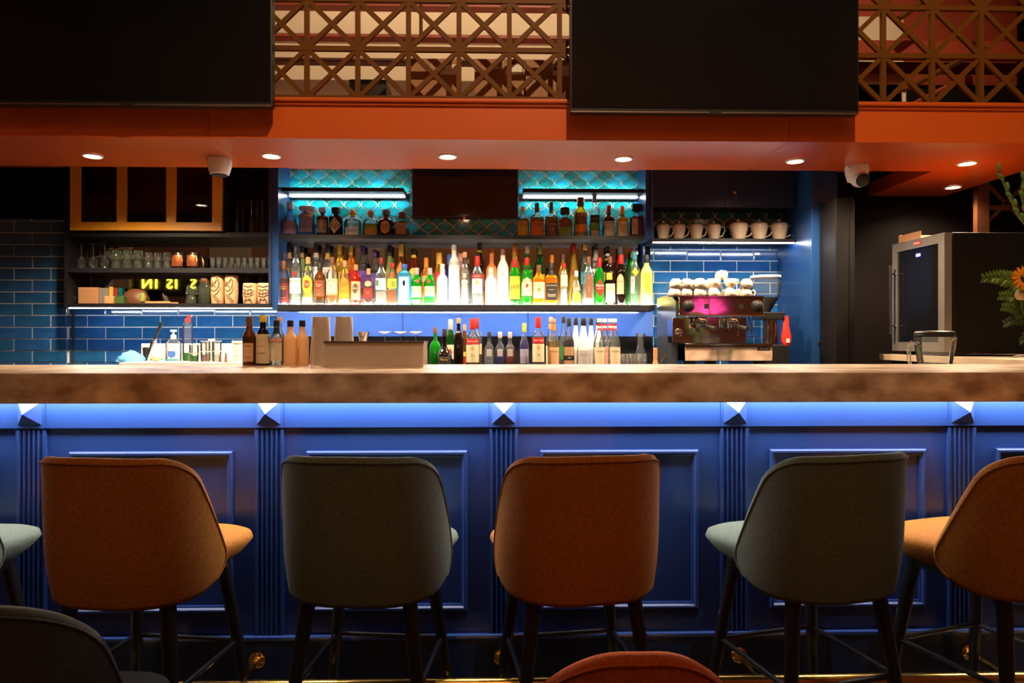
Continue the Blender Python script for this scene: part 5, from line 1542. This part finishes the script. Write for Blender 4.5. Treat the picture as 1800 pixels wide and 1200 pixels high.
side = MB().prism([(0, 0), (.46, 0), (.46, ez(521)), (.10, ez(521)), (.0, ez(535))], 0, .012)
so_ = side.obj('side_cheek', 'machine_grey', em, loc=(-hw - .002, .03, .02), rot=(0, 0, radians(90)))
gp = box('gauge_panel', 'chrome', exx(1181), exx(1200), -.01, .10, ez(603), ez(559), em, bevel=.004)
MB().lathe([(.020, 0), (.022, .004), (.018, .006)], 20).obj('gauge', 'steel', gp, True, loc=(exx(1192), -.012, ez(584)), rot=(radians(90), 0, 0))
for px in (1210, 1331):
    k_ = MB().lathe([(.032, 0), (.034, .008), (.020, .014), (.018, .035), (.012, .038)], 20).obj('steam_knob', 'black_plastic', em, True, loc=(exx(px), -.002, ez(538)), rot=(radians(90), 0, 0))
for px in (1242, 1303):
    box('keypad', 'black_plastic', exx(px) - .013, exx(px) + .013, -.004, .0, ez(542.5), ez(534), em)
for px in (1238, 1294):
    gh = MB().lathe([(.030, ez(568)), (.034, ez(564)), (.034, ez(556))], 20).obj('group_head', 'chrome', em, True, loc=(exx(px), .055, 0))
    MB().lathe([(.031, ez(575)), (.033, ez(569))], 20).obj('portafilter', 'chrome', gh, True)
    MB().tube([(.012, -.03, ez(572)), (.05, -.10, ez(578))], [.009, .014], 12).obj('portafilter_handle', 'black_plastic', gh, True)
for k, m_ in enumerate(('led_red', 'led_green', 'led_green')):
    box('indicator', m_, exx(1207), exx(1209.5), .126, .1299, ez(579 + 6 * k) - .005, ez(579 + 6 * k) + .005, em)
bd = box('badge', 'black_plastic', exx(1326), exx(1347), -.053, -.050, ez(616), ez(609.5), em)
lettering('CO-OZ', 'l_white', .052, lambda x, z: (exx(1337) + x, -.0536, ez(612.7) + z), bd, 'badge_lettering', maxh=.03)
MB().tube([(exx(1322), .05, ez(556)), (exx(1324), .02, ez(575)), (exx(1322), .01, ez(590))], .004, 8).obj('steam_wand', 'chrome', em, True)

ZE = ZK + ez(520)
cupm = MB().lathe([(.020, .0), (.022, .001), (.036, .020), (.039, .052), (.037, .052), (.033, .022), (.018, .004)], 22, True, True).mesh('bowl', 'ceramic', True)
hm = MB().tube([(.036, 0, .042), (.052, 0, .044), (.055, 0, .028), (.046, 0, .016), (.035, 0, .018)], .004, 8).mesh('handle', 'ceramic', True)
def cup(x, y, z, rz, lab, tilt=0.0, up=False, sc=1.0):
    t = thing('coffee_cup', lab, 'cup', (x, y, z), rz, 'white cups on the espresso machine')
    t.scale = (sc, sc, sc)
    for nm, me in (('bowl', cupm), ('handle', hm)):
        o = bpy.data.objects.new(nm, me); C.objects.link(o); o.parent = t
        if not up:
            o.rotation_euler = (pi + tilt, 0, 0); o.location = (0, 0, .052)
    return t
rowf = [1186, 1205, 1228, 1253, 1282, 1310]
for i, px in enumerate(rowf):
    Yc = YE + .06
    cup(WX(px, Yc), Yc, ZE, random.uniform(-.4, .4) + (0 if i != 3 else pi), 'white cup upside down in the front row on the machine, %s' % ['leftmost', 'second from the left', 'third from the left', 'fourth from the left', 'fifth from the left', 'rightmost'][i], sc=1.0)
    if i != 2:
        cup(WX(px + 2, Yc), Yc, ZE + .0535, random.uniform(-2, 2), 'white cup stacked on the %s front cup' % ['leftmost', 'second', 'third', 'fourth', 'fifth', 'rightmost'][i], up=(i in (3, 4)), sc=.98)
    else:
        cup(WX(px + 2, Yc), Yc, ZE + .0535, .6, 'wide white cup stacked on the third front cup', sc=1.02)
for i, px in enumerate((1190, 1211, 1233, 1255, 1277, 1299)):
    Yc = YE + .17
    cup(WX(px, Yc), Yc, ZE, random.uniform(-1, 1), 'white cup upside down in the rear row, %s' % ['leftmost', 'second from the left', 'third from the left', 'fourth from the left', 'fifth from the left', 'rightmost'][i])
    if i in (0, 1, 2, 3):
        cup(WX(px + 3, Yc), Yc, ZE + .0535, random.uniform(-2, 2), 'white cup stacked on a rear row cup, %s of four' % ['leftmost', 'second', 'third', 'rightmost'][i])
c_ = cup(WX(1269, YE + .12), YE + .12, ZE + .110, .3, 'white cup tipped over on top of the cup pile', sc=.95)
c_.rotation_euler = (0, radians(-24), .4)

# grinder
YGd = 4.30
gx_ = WX(1349, YGd)
gr = thing('coffee_grinder', 'coffee grinder with a clear hopper of beans behind the espresso machine', 'grinder', (gx_, YGd, ZK))
def gz_(py): return WZ(py, YGd, 1350) - ZK
hr = 25 * YGd / F
MB().lathe([(hr * .30, gz_(549)), (hr * .55, gz_(538)), (hr * .92, gz_(522)), (hr, gz_(510)), (hr, gz_(489))], 28, False, False).obj('hopper', 'g_hopper', gr, True, loc=(-.012, 0, 0))
MB().lathe([(hr * .28, gz_(548.5)), (hr * .52, gz_(538)), (hr * .86, gz_(523))], 24).obj('beans', 'coffee', gr, True, loc=(-.012, 0, 0))
MB().lathe([(hr * 1.02, gz_(489.5)), (hr * 1.06, gz_(488)), (hr * 1.03, gz_(484.5)), (hr * .5, gz_(483.5))], 28).obj('hopper_lid', 'white_plastic', gr, True, loc=(-.012, 0, 0))
box('head', 'black_plastic', -.07, .075, -.09, .09, gz_(562), gz_(549), gr, bevel=.006)
MB().lathe([(.055, gz_(605)), (.055, gz_(562))], 24).obj('body', 'chrome', gr, True, loc=(.015, 0, 0))
box('base', 'black_plastic', -.06, .08, -.11, .08, 0, gz_(605), gr, bevel=.008)
rb_ = thing('red_bag', 'bright red bag with a white tag hanging beside the coffee grinder', 'bag', (WX(1379, 4.22), 4.225, ZK))
def zr(py): return WZ(py, 4.22, 1380) - ZK
MB().loft([(zr(608), .020, .012, 2.4), (zr(600), .034, .018, 2.4), (zr(588), .030, .016, 2.4), (zr(575), .020, .010, 2.4), (zr(555), .016, .008, 2.4)], 18, cx=.012).obj('pouch', 'red_plastic', rb_, True)
box('tag', 'paper', .005, .025, -.020, -.0185, zr(602), zr(595), rb_)
box('stand', 'black_plastic', -.01, .03, -.01, .01, 0, zr(608), rb_)

# lidded pots in the niche
YQ = 4.47
for i, (px, w_, tp, lab) in enumerate(((1166, 23, 388, 'leftmost small'), (1193.5, 23, 388, 'second small'), (1223.5, 24, 388, 'third small'), (1254.5, 25, 388, 'fourth small'),
                                       (1298, 33, 385, 'leftmost large'), (1334, 31, 385, 'middle large'), (1369.5, 31, 385, 'rightmost large'))):
    x = WX(px, YQ); r = w_ / 2 * YQ / F; h = WZ(tp, YQ, px) - zn0
    t = thing('lidded_pot', '%s white lidded teapot in the niche' % lab, 'teapot', (x, YQ, zn0), group='white lidded pots in the niche')
    MB().lathe([(r * .55, 0), (r * .62, .003), (r * .70, h * .10), (r * .98, h * .55), (r, h * .72), (r * .96, h * .745)], 26).obj('pot', 'ceramic', t, True)
    ld_ = MB().lathe([(r * .96, h * .747), (r * .94, h * .77), (r * .55, h * .84), (r * .12, h * .86)], 26).obj('lid', 'ceramic', t, True)
    MB().sphere((0, 0, h * .93), h * .075, 12, 8).obj('knob', 'ceramic', ld_, True)
    MB().tube([(r * .90, 0, h * .66), (r * 1.45, 0, h * .70), (r * 1.62, 0, h * .52), (r * 1.30, 0, h * .26), (r * .72, 0, h * .16)], .0045, 8).obj('handle', 'ceramic', t, True)

# ================================================================== BACK COUNTER SMALL THINGS
def coupe(px, lab):
    Y = 4.06
    x, z = W(px, 583, Y); h = z - ZK
    t = thing('coupe_glass', lab, 'glass', (x, Y, ZK), group='upturned coupe glasses behind the steel caddy')
    MB().lathe([(.045, 0), (.046, .004), (.040, .045), (.018, .075), (.005, .09)], 24, False, False).obj('bowl', 'g_thin', t, True)
    MB().tube([(0, 0, .088), (0, 0, h - .006)], .004, 10).obj('stem', 'g_clear', t, True)
    MB().lathe([(.004, h - .012), (.030, h - .004), (.038, h), (.030, h + .0015)], 26).obj('foot', 'frost', t, True)
for px, lab in ((676, 'leftmost upturned coupe glass behind the steel caddy'), (704, 'middle upturned coupe glass behind the steel caddy'), (731, 'rightmost upturned coupe glass behind the steel caddy')): coupe(px, lab)
n_ = 0
for r_, (Yt, xs) in enumerate(((3.95, (1101, 1115, 1129)), (4.04, (1097, 1111, 1125)))):
    for lv in range(2):
        for i, px in enumerate(xs):
            if r_ == 1 and lv == 0: continue
            z = ZK + lv * .052
            t = thing('cut_tumbler', '%s cut glass tumbler in the %s %s' % (('left', 'middle', 'right')[i], ('lower', 'upper')[lv], ('front stack', 'rear stack')[r_]), 'glass', (WX(px, Yt), Yt, z if r_ == 0 else ZK), group='stacked cut glass tumblers')
            hh_ = .050 if r_ == 0 else .10
            m = MB(); vs_, fs = [], []
            for r, zz in ((.017, 0), (.0185, .002), (.021, hh_ * .5), (.022, hh_)):
                for k in range(24):
                    a = 2 * pi * k / 24; rr = r * (1 + (.03 if k % 2 else -.03))
                    vs_.append((rr * cos(a), rr * sin(a), zz))
            for q in range(3):
                for k in range(24): fs.append((q * 24 + k, q * 24 + (k + 1) % 24, (q + 1) * 24 + (k + 1) % 24, (q + 1) * 24 + k))
            fs.append(tuple(range(24)))
            m.add(vs_, fs).obj('glass', 'g_clear', t)
t = thing('glass_carafe', 'clear glass carafe behind the cut tumblers', 'carafe', (WX(1126, 4.16), 4.16, ZK))
h = WZ(586, 4.16) - ZK
MB().lathe([(.04, 0), (.045, .01), (.04, h * .4), (.022, h * .62), (.020, h * .85), (.030, h), (.027, h), (.017, h * .85)], 24, True, False).obj('glass', 'g_clear', t, True)
t = thing('wooden_muddler', 'turned wooden muddler standing in a black dish', 'muddler', (WX(1152, 3.96), 3.96, ZK + .022))
MB().lathe([(.018, 0), (.020, .008), (.014, .03), (.010, .05), (.013, .07), (.012, WZ(611, 3.96) - ZK - .022)], 18).obj('handle', 'wood_light', t, True)
t = thing('black_dish', 'black dish holding a wooden muddler beside the espresso machine', 'dish', (WX(1154, 3.96), 3.96, ZK))
MB().lathe([(.04, 0), (.046, .004), (.048, .040), (.044, .040), (.042, .022)], 24).obj('bowl', 'black_plastic', t, True)
MB().tube([(.01, -.012, .03), (.050, -.012, WZ(622, 3.96) - ZK)], .003, 6).obj('spoon', 'brass', t, True)

# sink corner
t = thing('sink_splash_panel', 'upright cream panel at the back of the sink counter', 'panel', (WX(330, 4.5), 4.50, ZSK))
box('panel', 'white_top', WX(248, 4.5) - t.location.x, WX(430, 4.5) - t.location.x, 0, .02, 0, WZ(603.5, 4.5) - ZSK, t, bevel=.003)
fa = thing('pull_down_tap', 'slanted steel pull down tap with a dark grip', 'tap', (WX(259, 4.25), 4.25, ZSK))
def fp(px, py): return (WX(px, 4.25) - fa.location.x, 0, WZ(py, 4.25) - ZSK)
MB().tube([(0, 0, 0), fp(271, 600)], [.013, .016], 12).obj('body', 'steel', fa, True)
MB().tube([fp(271, 600), fp(276, 585), fp(283, 571), fp(282, 567)], [.010, .009, .010, .013], 12).obj('grip', 'black_plastic', fa, True)
MB().sphere((0, 0, 0), .014, 12, 8).obj('collar', 'chrome', fa, True, loc=fp(272, 598))
MB().tube([fp(258, 636), fp(256, 610)], .017, 12).obj('mixer', 'black_plastic', fa, True)
cl = MB()
random.seed(3)
vs_, fs = [], []
for j in range(7):
    for k in range(12):
        a = 2 * pi * k / 12; ph = pi / 2 * j / 6
        r = cos(ph) * (1 + .25 * random.uniform(-1, 1))
        vs_.append((.075 * r * cos(a), .045 * r * sin(a), .062 * sin(ph) * (1 + .2 * random.uniform(-1, 1))))
for j in range(6):
    for k in range(12): fs.append((j * 12 + k, j * 12 + (k + 1) % 12, (j + 1) * 12 + (k + 1) % 12, (j + 1) * 12 + k))
o = cl.add(vs_, fs).obj('dish_cloth', 'cloth_blue', None, True, loc=(WX(230, 4.03), 4.03, ZSK))
tag(o, 'crumpled light blue cloth on the sink counter', 'cloth')
sp2 = thing('soap_dispenser', 'clear pump bottle of hand gel with a blue crest', 'dispenser', (WX(305, 4.12), 4.12, ZSK))
def zs_(py, Y=4.12): return WZ(py, Y) - ZSK
MB().loft([(0, .040, .024, 3), (.004, .043, .026, 3), (zs_(604), .043, .026, 3), (zs_(598), .034, .022, 2.6), (zs_(595), .012, .012, 2)], 24).obj('bottle', 'g_clear', sp2, True)
MB().lathe([(.016, zs_(596)), (.016, zs_(589)), (.006, zs_(588)), (.005, zs_(582))], 16).obj('pump', 'white_plastic', sp2, True)
MB().box(-.016, .016, -.007, .007, zs_(583), zs_(579.5)).obj('pump_head', 'white_plastic', sp2)
MB().add([(-.020, -.0275, .03), (0, -.0275, .018), (.022, -.0275, .03), (.026, -.0275, .048), (.018, -.0275, .062), (-.022, -.0275, .062)], [(0, 1, 2, 3, 4, 5)]).obj('crest', 'l_blue', sp2)
MB().box(-.040, .040, -.0275, -.0268, .004, .014).obj('strip', 'l_teal', sp2)
wb = thing('water_bottle', 'clear plastic bottle with a red spout and green liquid', 'bottle', (WX(330, 4.2), 4.2, ZSK))
def zw(py): return WZ(py, 4.2) - ZSK
MB().lathe([(.024, 0), (.028, .004), (.030, zw(610)), (.028, zw(575)), (.024, zw(569)), (.014, zw(566))], 22).obj('bottle', 'g_clear', wb, True)
MB().lathe([(.022, .003), (.026, .008), (.026, .05)], 20).obj('liquid', 'g_green', wb, True)
MB().lathe([(.017, zw(566)), (.017, zw(561)), (.010, zw(560))], 16).obj('cap', 'red_plastic', wb, True)
MB().tube([(0, 0, zw(562)), (.014, -.004, zw(556)), (.026, -.004, zw(555))], [.009, .009, .007], 10).obj('spout', 'red_plastic', wb, True)
for i, (px, Y, col) in enumerate(((341, 4.02, 'g_green'), (361, 4.02, 'g_pink'), (381, 4.06, 'g_water'), (369, 4.16, 'g_water'))):
    x = WX(px, Y)
    t = thing('small_tumbler', ['small tumbler of green liquid on the sink counter', 'stacked small tumblers with a pink content on the sink counter', 'rightmost stacked small tumblers on the sink counter',
                                'stacked small tumblers behind the others on the sink counter'][i], 'glass', (x, Y, ZSK), group='small tumblers on the sink counter')
    h = WZ(606 if i == 0 else 600, Y) - ZSK
    MB().lathe([(.022, 0), (.024, .003), (.027, h * .5), (.0265, h), (.0255, h), (.022, .006)], 20, True, True).obj('glass', 'g_clear', t, True)
    MB().lathe([(.0275, h * .48), (.0275, h * .53)], 20, False, False).obj('rim', 'frost', t, True)
    MB().lathe([(.0255, h), (.028, h + .0005), (.028, h + .004), (.0255, h + .004)], 20, False, False).obj('top_rim', 'frost', t, True)
    MB().lathe([(.018, .004), (.021, .006), (.0225, h * .36)], 18).obj('drink', col, t, True)
tag(MB().lathe([(.018, 0), (.02, .003), (.02, .13), (.018, .133)], 18).obj('paper_roll', 'paper', None, True, loc=(WX(372, 4.32), 4.32, ZSK)), 'upright white paper roll behind the tumblers', 'paper roll')
bk = thing('white_tub', 'white ribbed plastic tub beside the brown bitters bottle', 'tub', (WX(421, 4.1), 4.1, ZSK))
h = WZ(599, 4.1) - ZSK
MB().lathe([(.034, 0), (.036, .003), (.038, h - .012)], 24).obj('tub', 'white_plastic', bk, True)
MB().lathe([(.042, h - .012), (.043, h - .002), (.040, h)], 24).obj('lid', 'white_plastic', bk, True)
for k in range(4):
    MB().lathe([(.0372, .02 + .022 * k), (.0384, .022 + .022 * k), (.0374, .024 + .022 * k)], 24, False, False).obj('rib', 'white_plastic', bk, True)
for i, (px, lab) in enumerate(((387, 'left'), (397, 'right'))):
    tag(MB().lathe([(.006, 0), (.007, .002), (.006, .03), (.004, .045 + .01 * i)], 10).obj('small_vial', 'l_brown', None, True, loc=(WX(px, 3.96), 3.96, ZSK)), '%s small brown vial at the front of the sink counter' % lab, 'vial', 'small brown vials')
tag(place(box('sponge', 'white_plastic', WX(386, 4.02), WX(408, 4.02), 4.0, 4.04, ZSK, WZ(630, 4.02), bevel=.006), (WX(397, 4.02), 4.02, ZSK)), 'white sponge behind the brown vials on the sink counter', 'sponge')
o = MB().sphere((0, 0, 0), .03, 12, 8, .9).obj('yellow_rag', 'petal_cream', None, True, loc=(WX(274, 4.06), 4.06, ZSK + .027))
tag(o, 'pale yellow rag beside the slanted tap', 'cloth')

# ================================================================== LEFT SHELVES: glasses and mugs
def wineglass(px, Y, zbase, top, lab, grp, flute=False):
    x, z = W(px, top, Y); h = z - zbase
    t = thing('wine_glass' if not flute else 'champagne_flute', lab, 'glass', (x, Y, zbase), group=grp)
    if flute: MB().lathe([(.020, 0), (.024, .03), (.022, h * .38), (.008, h * .47), (.003, h * .5)], 18, False, False).obj('bowl', 'g_thin', t, True)
    else: MB().lathe([(.028, 0), (.036, .025), (.032, h * .38), (.012, h * .48), (.003, h * .5)], 20, False, False).obj('bowl', 'g_thin', t, True)
    MB().tube([(0, 0, h * .49), (0, 0, h - .004)], .0032, 8).obj('stem', 'g_clear', t, True)
    MB().lathe([(.003, h - .012), (.026, h - .003), (.030, h)], 20).obj('foot', 'g_clear', t, True)
gg = 'upturned wine glasses on the upper left shelf'
for px, Y, w_ in ((143, 4.50, 'leftmost in the front row'), (164, 4.50, 'middle in the front row'), (184, 4.50, 'rightmost in the front row'), (154, 4.59, 'left in the rear row'), (176, 4.59, 'right in the rear row')):
    wineglass(px, Y, zh1, 428, 'upturned wine glass on the left shelf, %s' % w_, gg)
gf = 'upturned champagne flutes in the open compartment'
for px, Y, w_ in ((417, 4.50, 'leftmost in the front row'), (442, 4.50, 'middle in the front row'), (461, 4.50, 'rightmost in the front row'), (427, 4.60, 'left in the rear row'), (452, 4.60, 'right in the rear row')):
    wineglass(px, Y, zcb + .03, 351, 'upturned champagne flute beside the yellow cabinet, %s' % w_, gf, True)
for px, w_ in ((360, 'left'), (370, 'right')):
    wineglass(px, 4.56 if px < 365 else 4.65, zcb + .03, 368, '%s wine glass behind the right pane of the yellow cabinet' % w_, 'wine glasses inside the yellow cabinet')
def stacktumbler(px, Y, zbase, top, w, mat, lab, grp, n=2):
    x, z = W(px, top, Y); h = (z - zbase) / n; r = w / 2 * Y / F
    t = thing('stacked_tumblers', lab, 'glass', (x, Y, zbase), group=grp)
    for k in range(n):
        MB().lathe([(r, 0), (r * 1.0, .002), (r * .86, h * .92), (r * .78, h * .98), (r * .4, h * .985)], 20, False, True).obj('tumbler', mat, t, True, loc=(0, 0, k * h))
gs = 'stacked tumblers on the upper left shelf'
for px, Y, w_, m_ in ((205, 4.49, 'leftmost', 'g_greenish'), (224, 4.49, 'second from the left', 'g_greenish'), (243, 4.49, 'third from the left', 'g_greenish'), (262, 4.49, 'fourth from the left', 'g_clear'),
                  (278, 4.50, 'fifth from the left', 'g_clear'), (294, 4.50, 'rightmost, beside the copper mugs', 'g_clear')):
    stacktumbler(px, Y, zh1, 440 if m_ == 'g_greenish' else 444, 15 if px > 255 else 18, m_, 'pair of stacked tumblers on the left shelf, %s' % w_, gs)
gm = 'copper tiki mugs'
for px, Y, s_, w_ in ((316, 4.50, 1.0, 'left one in front'), (342, 4.50, 1.0, 'right one in front'), (329, 4.60, .95, 'left one behind'), (354, 4.60, .9, 'right one behind')):
    x, z = W(px, 445, 4.5); h = (z - zh1) * s_
    t = thing('copper_mug', 'glowing copper tiki mug on the left shelf, %s' % w_, 'mug', (WX(px, Y), Y, zh1), group=gm)
    r = .044 * s_
    MB().lathe([(r * .72, 0), (r * .80, .004), (r, h * .3), (r, h * .62), (r * .84, h * .92), (r * .80, h), (r * .7, h), (r * .7, h * .8)], 16).obj('mug', 'black_metal', t, True)
    MB().loft([(h * .14, r * .80, r * .15, 2.2), (h * .3, r * .80, r * .2, 2.2), (h * .6, r * .80, r * .2, 2.2), (h * .84, r * .62, r * .15, 2.2)], 18, cy=-r * .86).obj('face_relief', 'copper', t, True)
gsg = 'shot glasses on the upper left shelf'
ordn = ['first', 'second', 'third', 'fourth', 'fifth', 'sixth', 'seventh', 'eighth', 'ninth', 'tenth']
for i in range(10):
    for row in range(2):
        px = 374 + i * 11.2; Y = 4.485 + .06 * row
        x = WX(px, Y)
        t = thing('shot_glass', '%s shot glass from the copper mugs, %s row' % (ordn[i], ('front', 'rear')[row]), 'glass', (x, Y, zh1), group=gsg)
        h = WZ(454, 4.485) - zh1
        MB().lathe([(.014, 0), (.0155, .002), (.019, h), (.0175, h), (.013, .012)], 14, True, True).obj('glass', 'g_clear', t, True)
# lower left shelf
def tiki(px, Y, w, top, lab, face):
    x, z = W(px, top, Y); h = z - zh2; r = w / 2 * Y / F
    t = thing('tiki_mug', lab, 'mug', (x, Y, zh2), group='carved tiki mugs')
    MB().loft([(0, r * .86, r * .8, 2.6), (.004, r * .92, r * .86, 2.6), (h * .4, r, r * .94, 2.6), (h * .95, r * .97, r * .9, 2.6), (h, r * .93, r * .86, 2.6), (h, r * .8, r * .74, 2.6), (h * .8, r * .76, r * .7, 2.6)], 26).obj('mug', 'ceramic_tan', t, True)
    def sf(u, v): return (u * r * .9, -(r * .94) * (1 - min(.98, abs(u * .9)) ** 2.6) ** (1 / 2.6) - .002, v * h)
    lines = ([[(-.7, .88), (0, .80), (.7, .88)], [(-.8, .72), (-.2, .64), (.4, .70), (.8, .62)], [(-.8, .52), (0, .46), (.8, .55)], [(-.75, .40), (0, .33), (.8, .44)], [(-.6, .05), (-.3, .26), (0, .16), (.3, .26), (.6, .05)], [(-.5, .62), (-.5, .42)], [(0, .60), (0, .40)], [(.45, .60), (.45, .42)]] if face == 0 else
             [[(-.8, .80), (-.2, .70), (.2, .84)], [(.1, .96), (.6, .78), (.5, .60), (.2, .52)], [(-.8, .60), (-.3, .66), (.1, .56)], [(-.8, .50), (-.3, .44), (.2, .50)], [(.8, .58), (.3, .36), (-.1, .32)], [(-.5, .32), (.5, .02)], [(-.1, .32), (.75, .06)], [(-.8, .66), (-.5, .74)]])
    for ln in lines:
        pts = []
        for (a, b), (c, d) in zip(ln[:-1], ln[1:]):
            for q in range(5): pts.append(sf(a + (c - a) * q / 5, b + (d - b) * q / 5))
        pts.append(sf(*ln[-1]))
        MB().tube(pts, .0028, 6).obj('carved_line', 'tiki_brown', t, True)
tiki(383, 4.49, 22, 484.5, 'carved tan tiki mug with a slanted grin, left one of two', 1)
tiki(407, 4.49, 22, 484, 'carved tan tiki mug with a slanted grin, right one of two', 1)
tiki(440, 4.49, 24, 498, 'carved tan tiki mug with a wide toothy grin, left one of two', 0)
tiki(466, 4.49, 25, 498, 'carved tan tiki mug with a wide toothy grin beside the shelf end', 0)
def jar(px, Y, w, top, lab):
    x, z = W(px, top, Y); h = z - zh2; r = w / 2 * Y / F
    t = thing('glass_jar', lab, 'jar', (x, Y, zh2), group='lidded glass jars on the lower left shelf')
    MB().lathe([(r * .9, 0), (r, .005), (r, h * .66), (r * .78, h * .76), (r * .76, h * .82)], 22, True, False).obj('glass', 'g_greenish', t, True)
    MB().lathe([(r * .80, h * .80), (r * .84, h * .82), (r * .84, h * .94), (r * .7, h)], 22).obj('lid', 'tiki_brown', t, True)
    MB().lathe([(r * .85, .006), (r * .92, .02), (r * .92, h * .60)], 18).obj('contents', 'g_greenish', t, True)
jar(361, 4.50, 23, 487, 'greenish glass jar with a brown lid left of the tiki mugs')
jar(395, 4.62, 20, 488, 'glass jar with a brown lid behind the slanted tiki mugs')
jar(434, 4.62, 22, 487, 'glass jar with a brown lid behind the left toothy mug')
jar(462, 4.62, 22, 486, 'glass jar with a brown lid behind the right toothy mug')
stacktumbler(337, 4.5, zh2, 501, 20, 'g_greenish', 'pair of stacked green tumblers left of the jars', 'stacked green tumblers')
def shelfbox(name, px0, px1, top, Y, dep, mat, lab, cat, zb=None, grp=None):
    x0, x1 = WX(px0, Y), WX(px1, Y)
    z0 = zb if zb is not None else zh2
    o = box(name, mat, x0, x1, Y, Y + dep, z0, WZ(top, Y), bevel=.004)
    return tag(place(o, ((x0 + x1) / 2, Y, z0)), lab, cat, grp)
shelfbox('pink_box', 137, 172, 506, 4.50, .12, 'card', 'plain tan box at the left end of the lower shelf', 'box')
shelfbox('sachet_box', 174, 190, 507, 4.52, .08, 'l_grey', 'grey sachet box beside the tan box', 'box')
shelfbox('tea_box', 191, 198, 505, 4.52, .08, 'l_gold', 'narrow yellow packet between the grey and red packets', 'packet')
shelfbox('tea_box', 199, 206, 507, 4.52, .08, 'l_darkred', 'red packet on the lower left shelf', 'packet')
shelfbox('tea_box', 207, 214, 507, 4.52, .08, 'tile_teal_dark', 'teal packet on the lower left shelf', 'packet')
shelfbox('yellow_packet', 183, 199, 521, 4.46, .05, 'wood_light', 'orange packet lying in front of the grey sachet box', 'packet')
shelfbox('teal_packet', 202, 217, 521, 4.46, .05, 'leaf_dark', 'green packet lying in front of the red packet', 'packet')
bg = thing('snack_bag', 'crumpled dark purple snack bag with a yellow corner', 'bag', (WX(238, 4.56), 4.56, zh2))
MB().loft([(0, .085, .05, 2.4), (.02, .09, .055, 2.4), (.06, .08, .045, 2.4), (.10, .05, .02, 2.2), (.112, .035, .006, 2)], 20).obj('bag', 'tiki_brown', bg, True, rot=(0, radians(12), 0))
MB().loft([(.018, .02, .02, 2.2), (.05, .028, .02, 2.2), (.075, .012, .01, 2)], 12).obj('corner', 'l_olive', bg, True, loc=(.062, -.03, 0))
tr = thing('serving_tray', 'dark tray lying on the lower left shelf', 'tray', (WX(285, 4.55), 4.55, zh2))
MB().box(-.08, .08, -.06, .06, 0, .006).obj('base', 'black_plastic', tr)
MB().box(-.08, .08, -.06, -.055, .006, .018).obj('rim', 'wood_light', tr)
MB().box(-.08, .08, .055, .06, .006, .018).obj('rim', 'wood_light', tr)
bb = thing('black_bowl', 'black bowl at the far left of the lower shelf', 'bowl', (WX(124, 4.50), 4.50, zh2))
MB().lathe([(.028, 0), (.032, .004), (.042, .05), (.039, .05), (.026, .01)], 20).obj('bowl', 'black_plastic', bb, True)
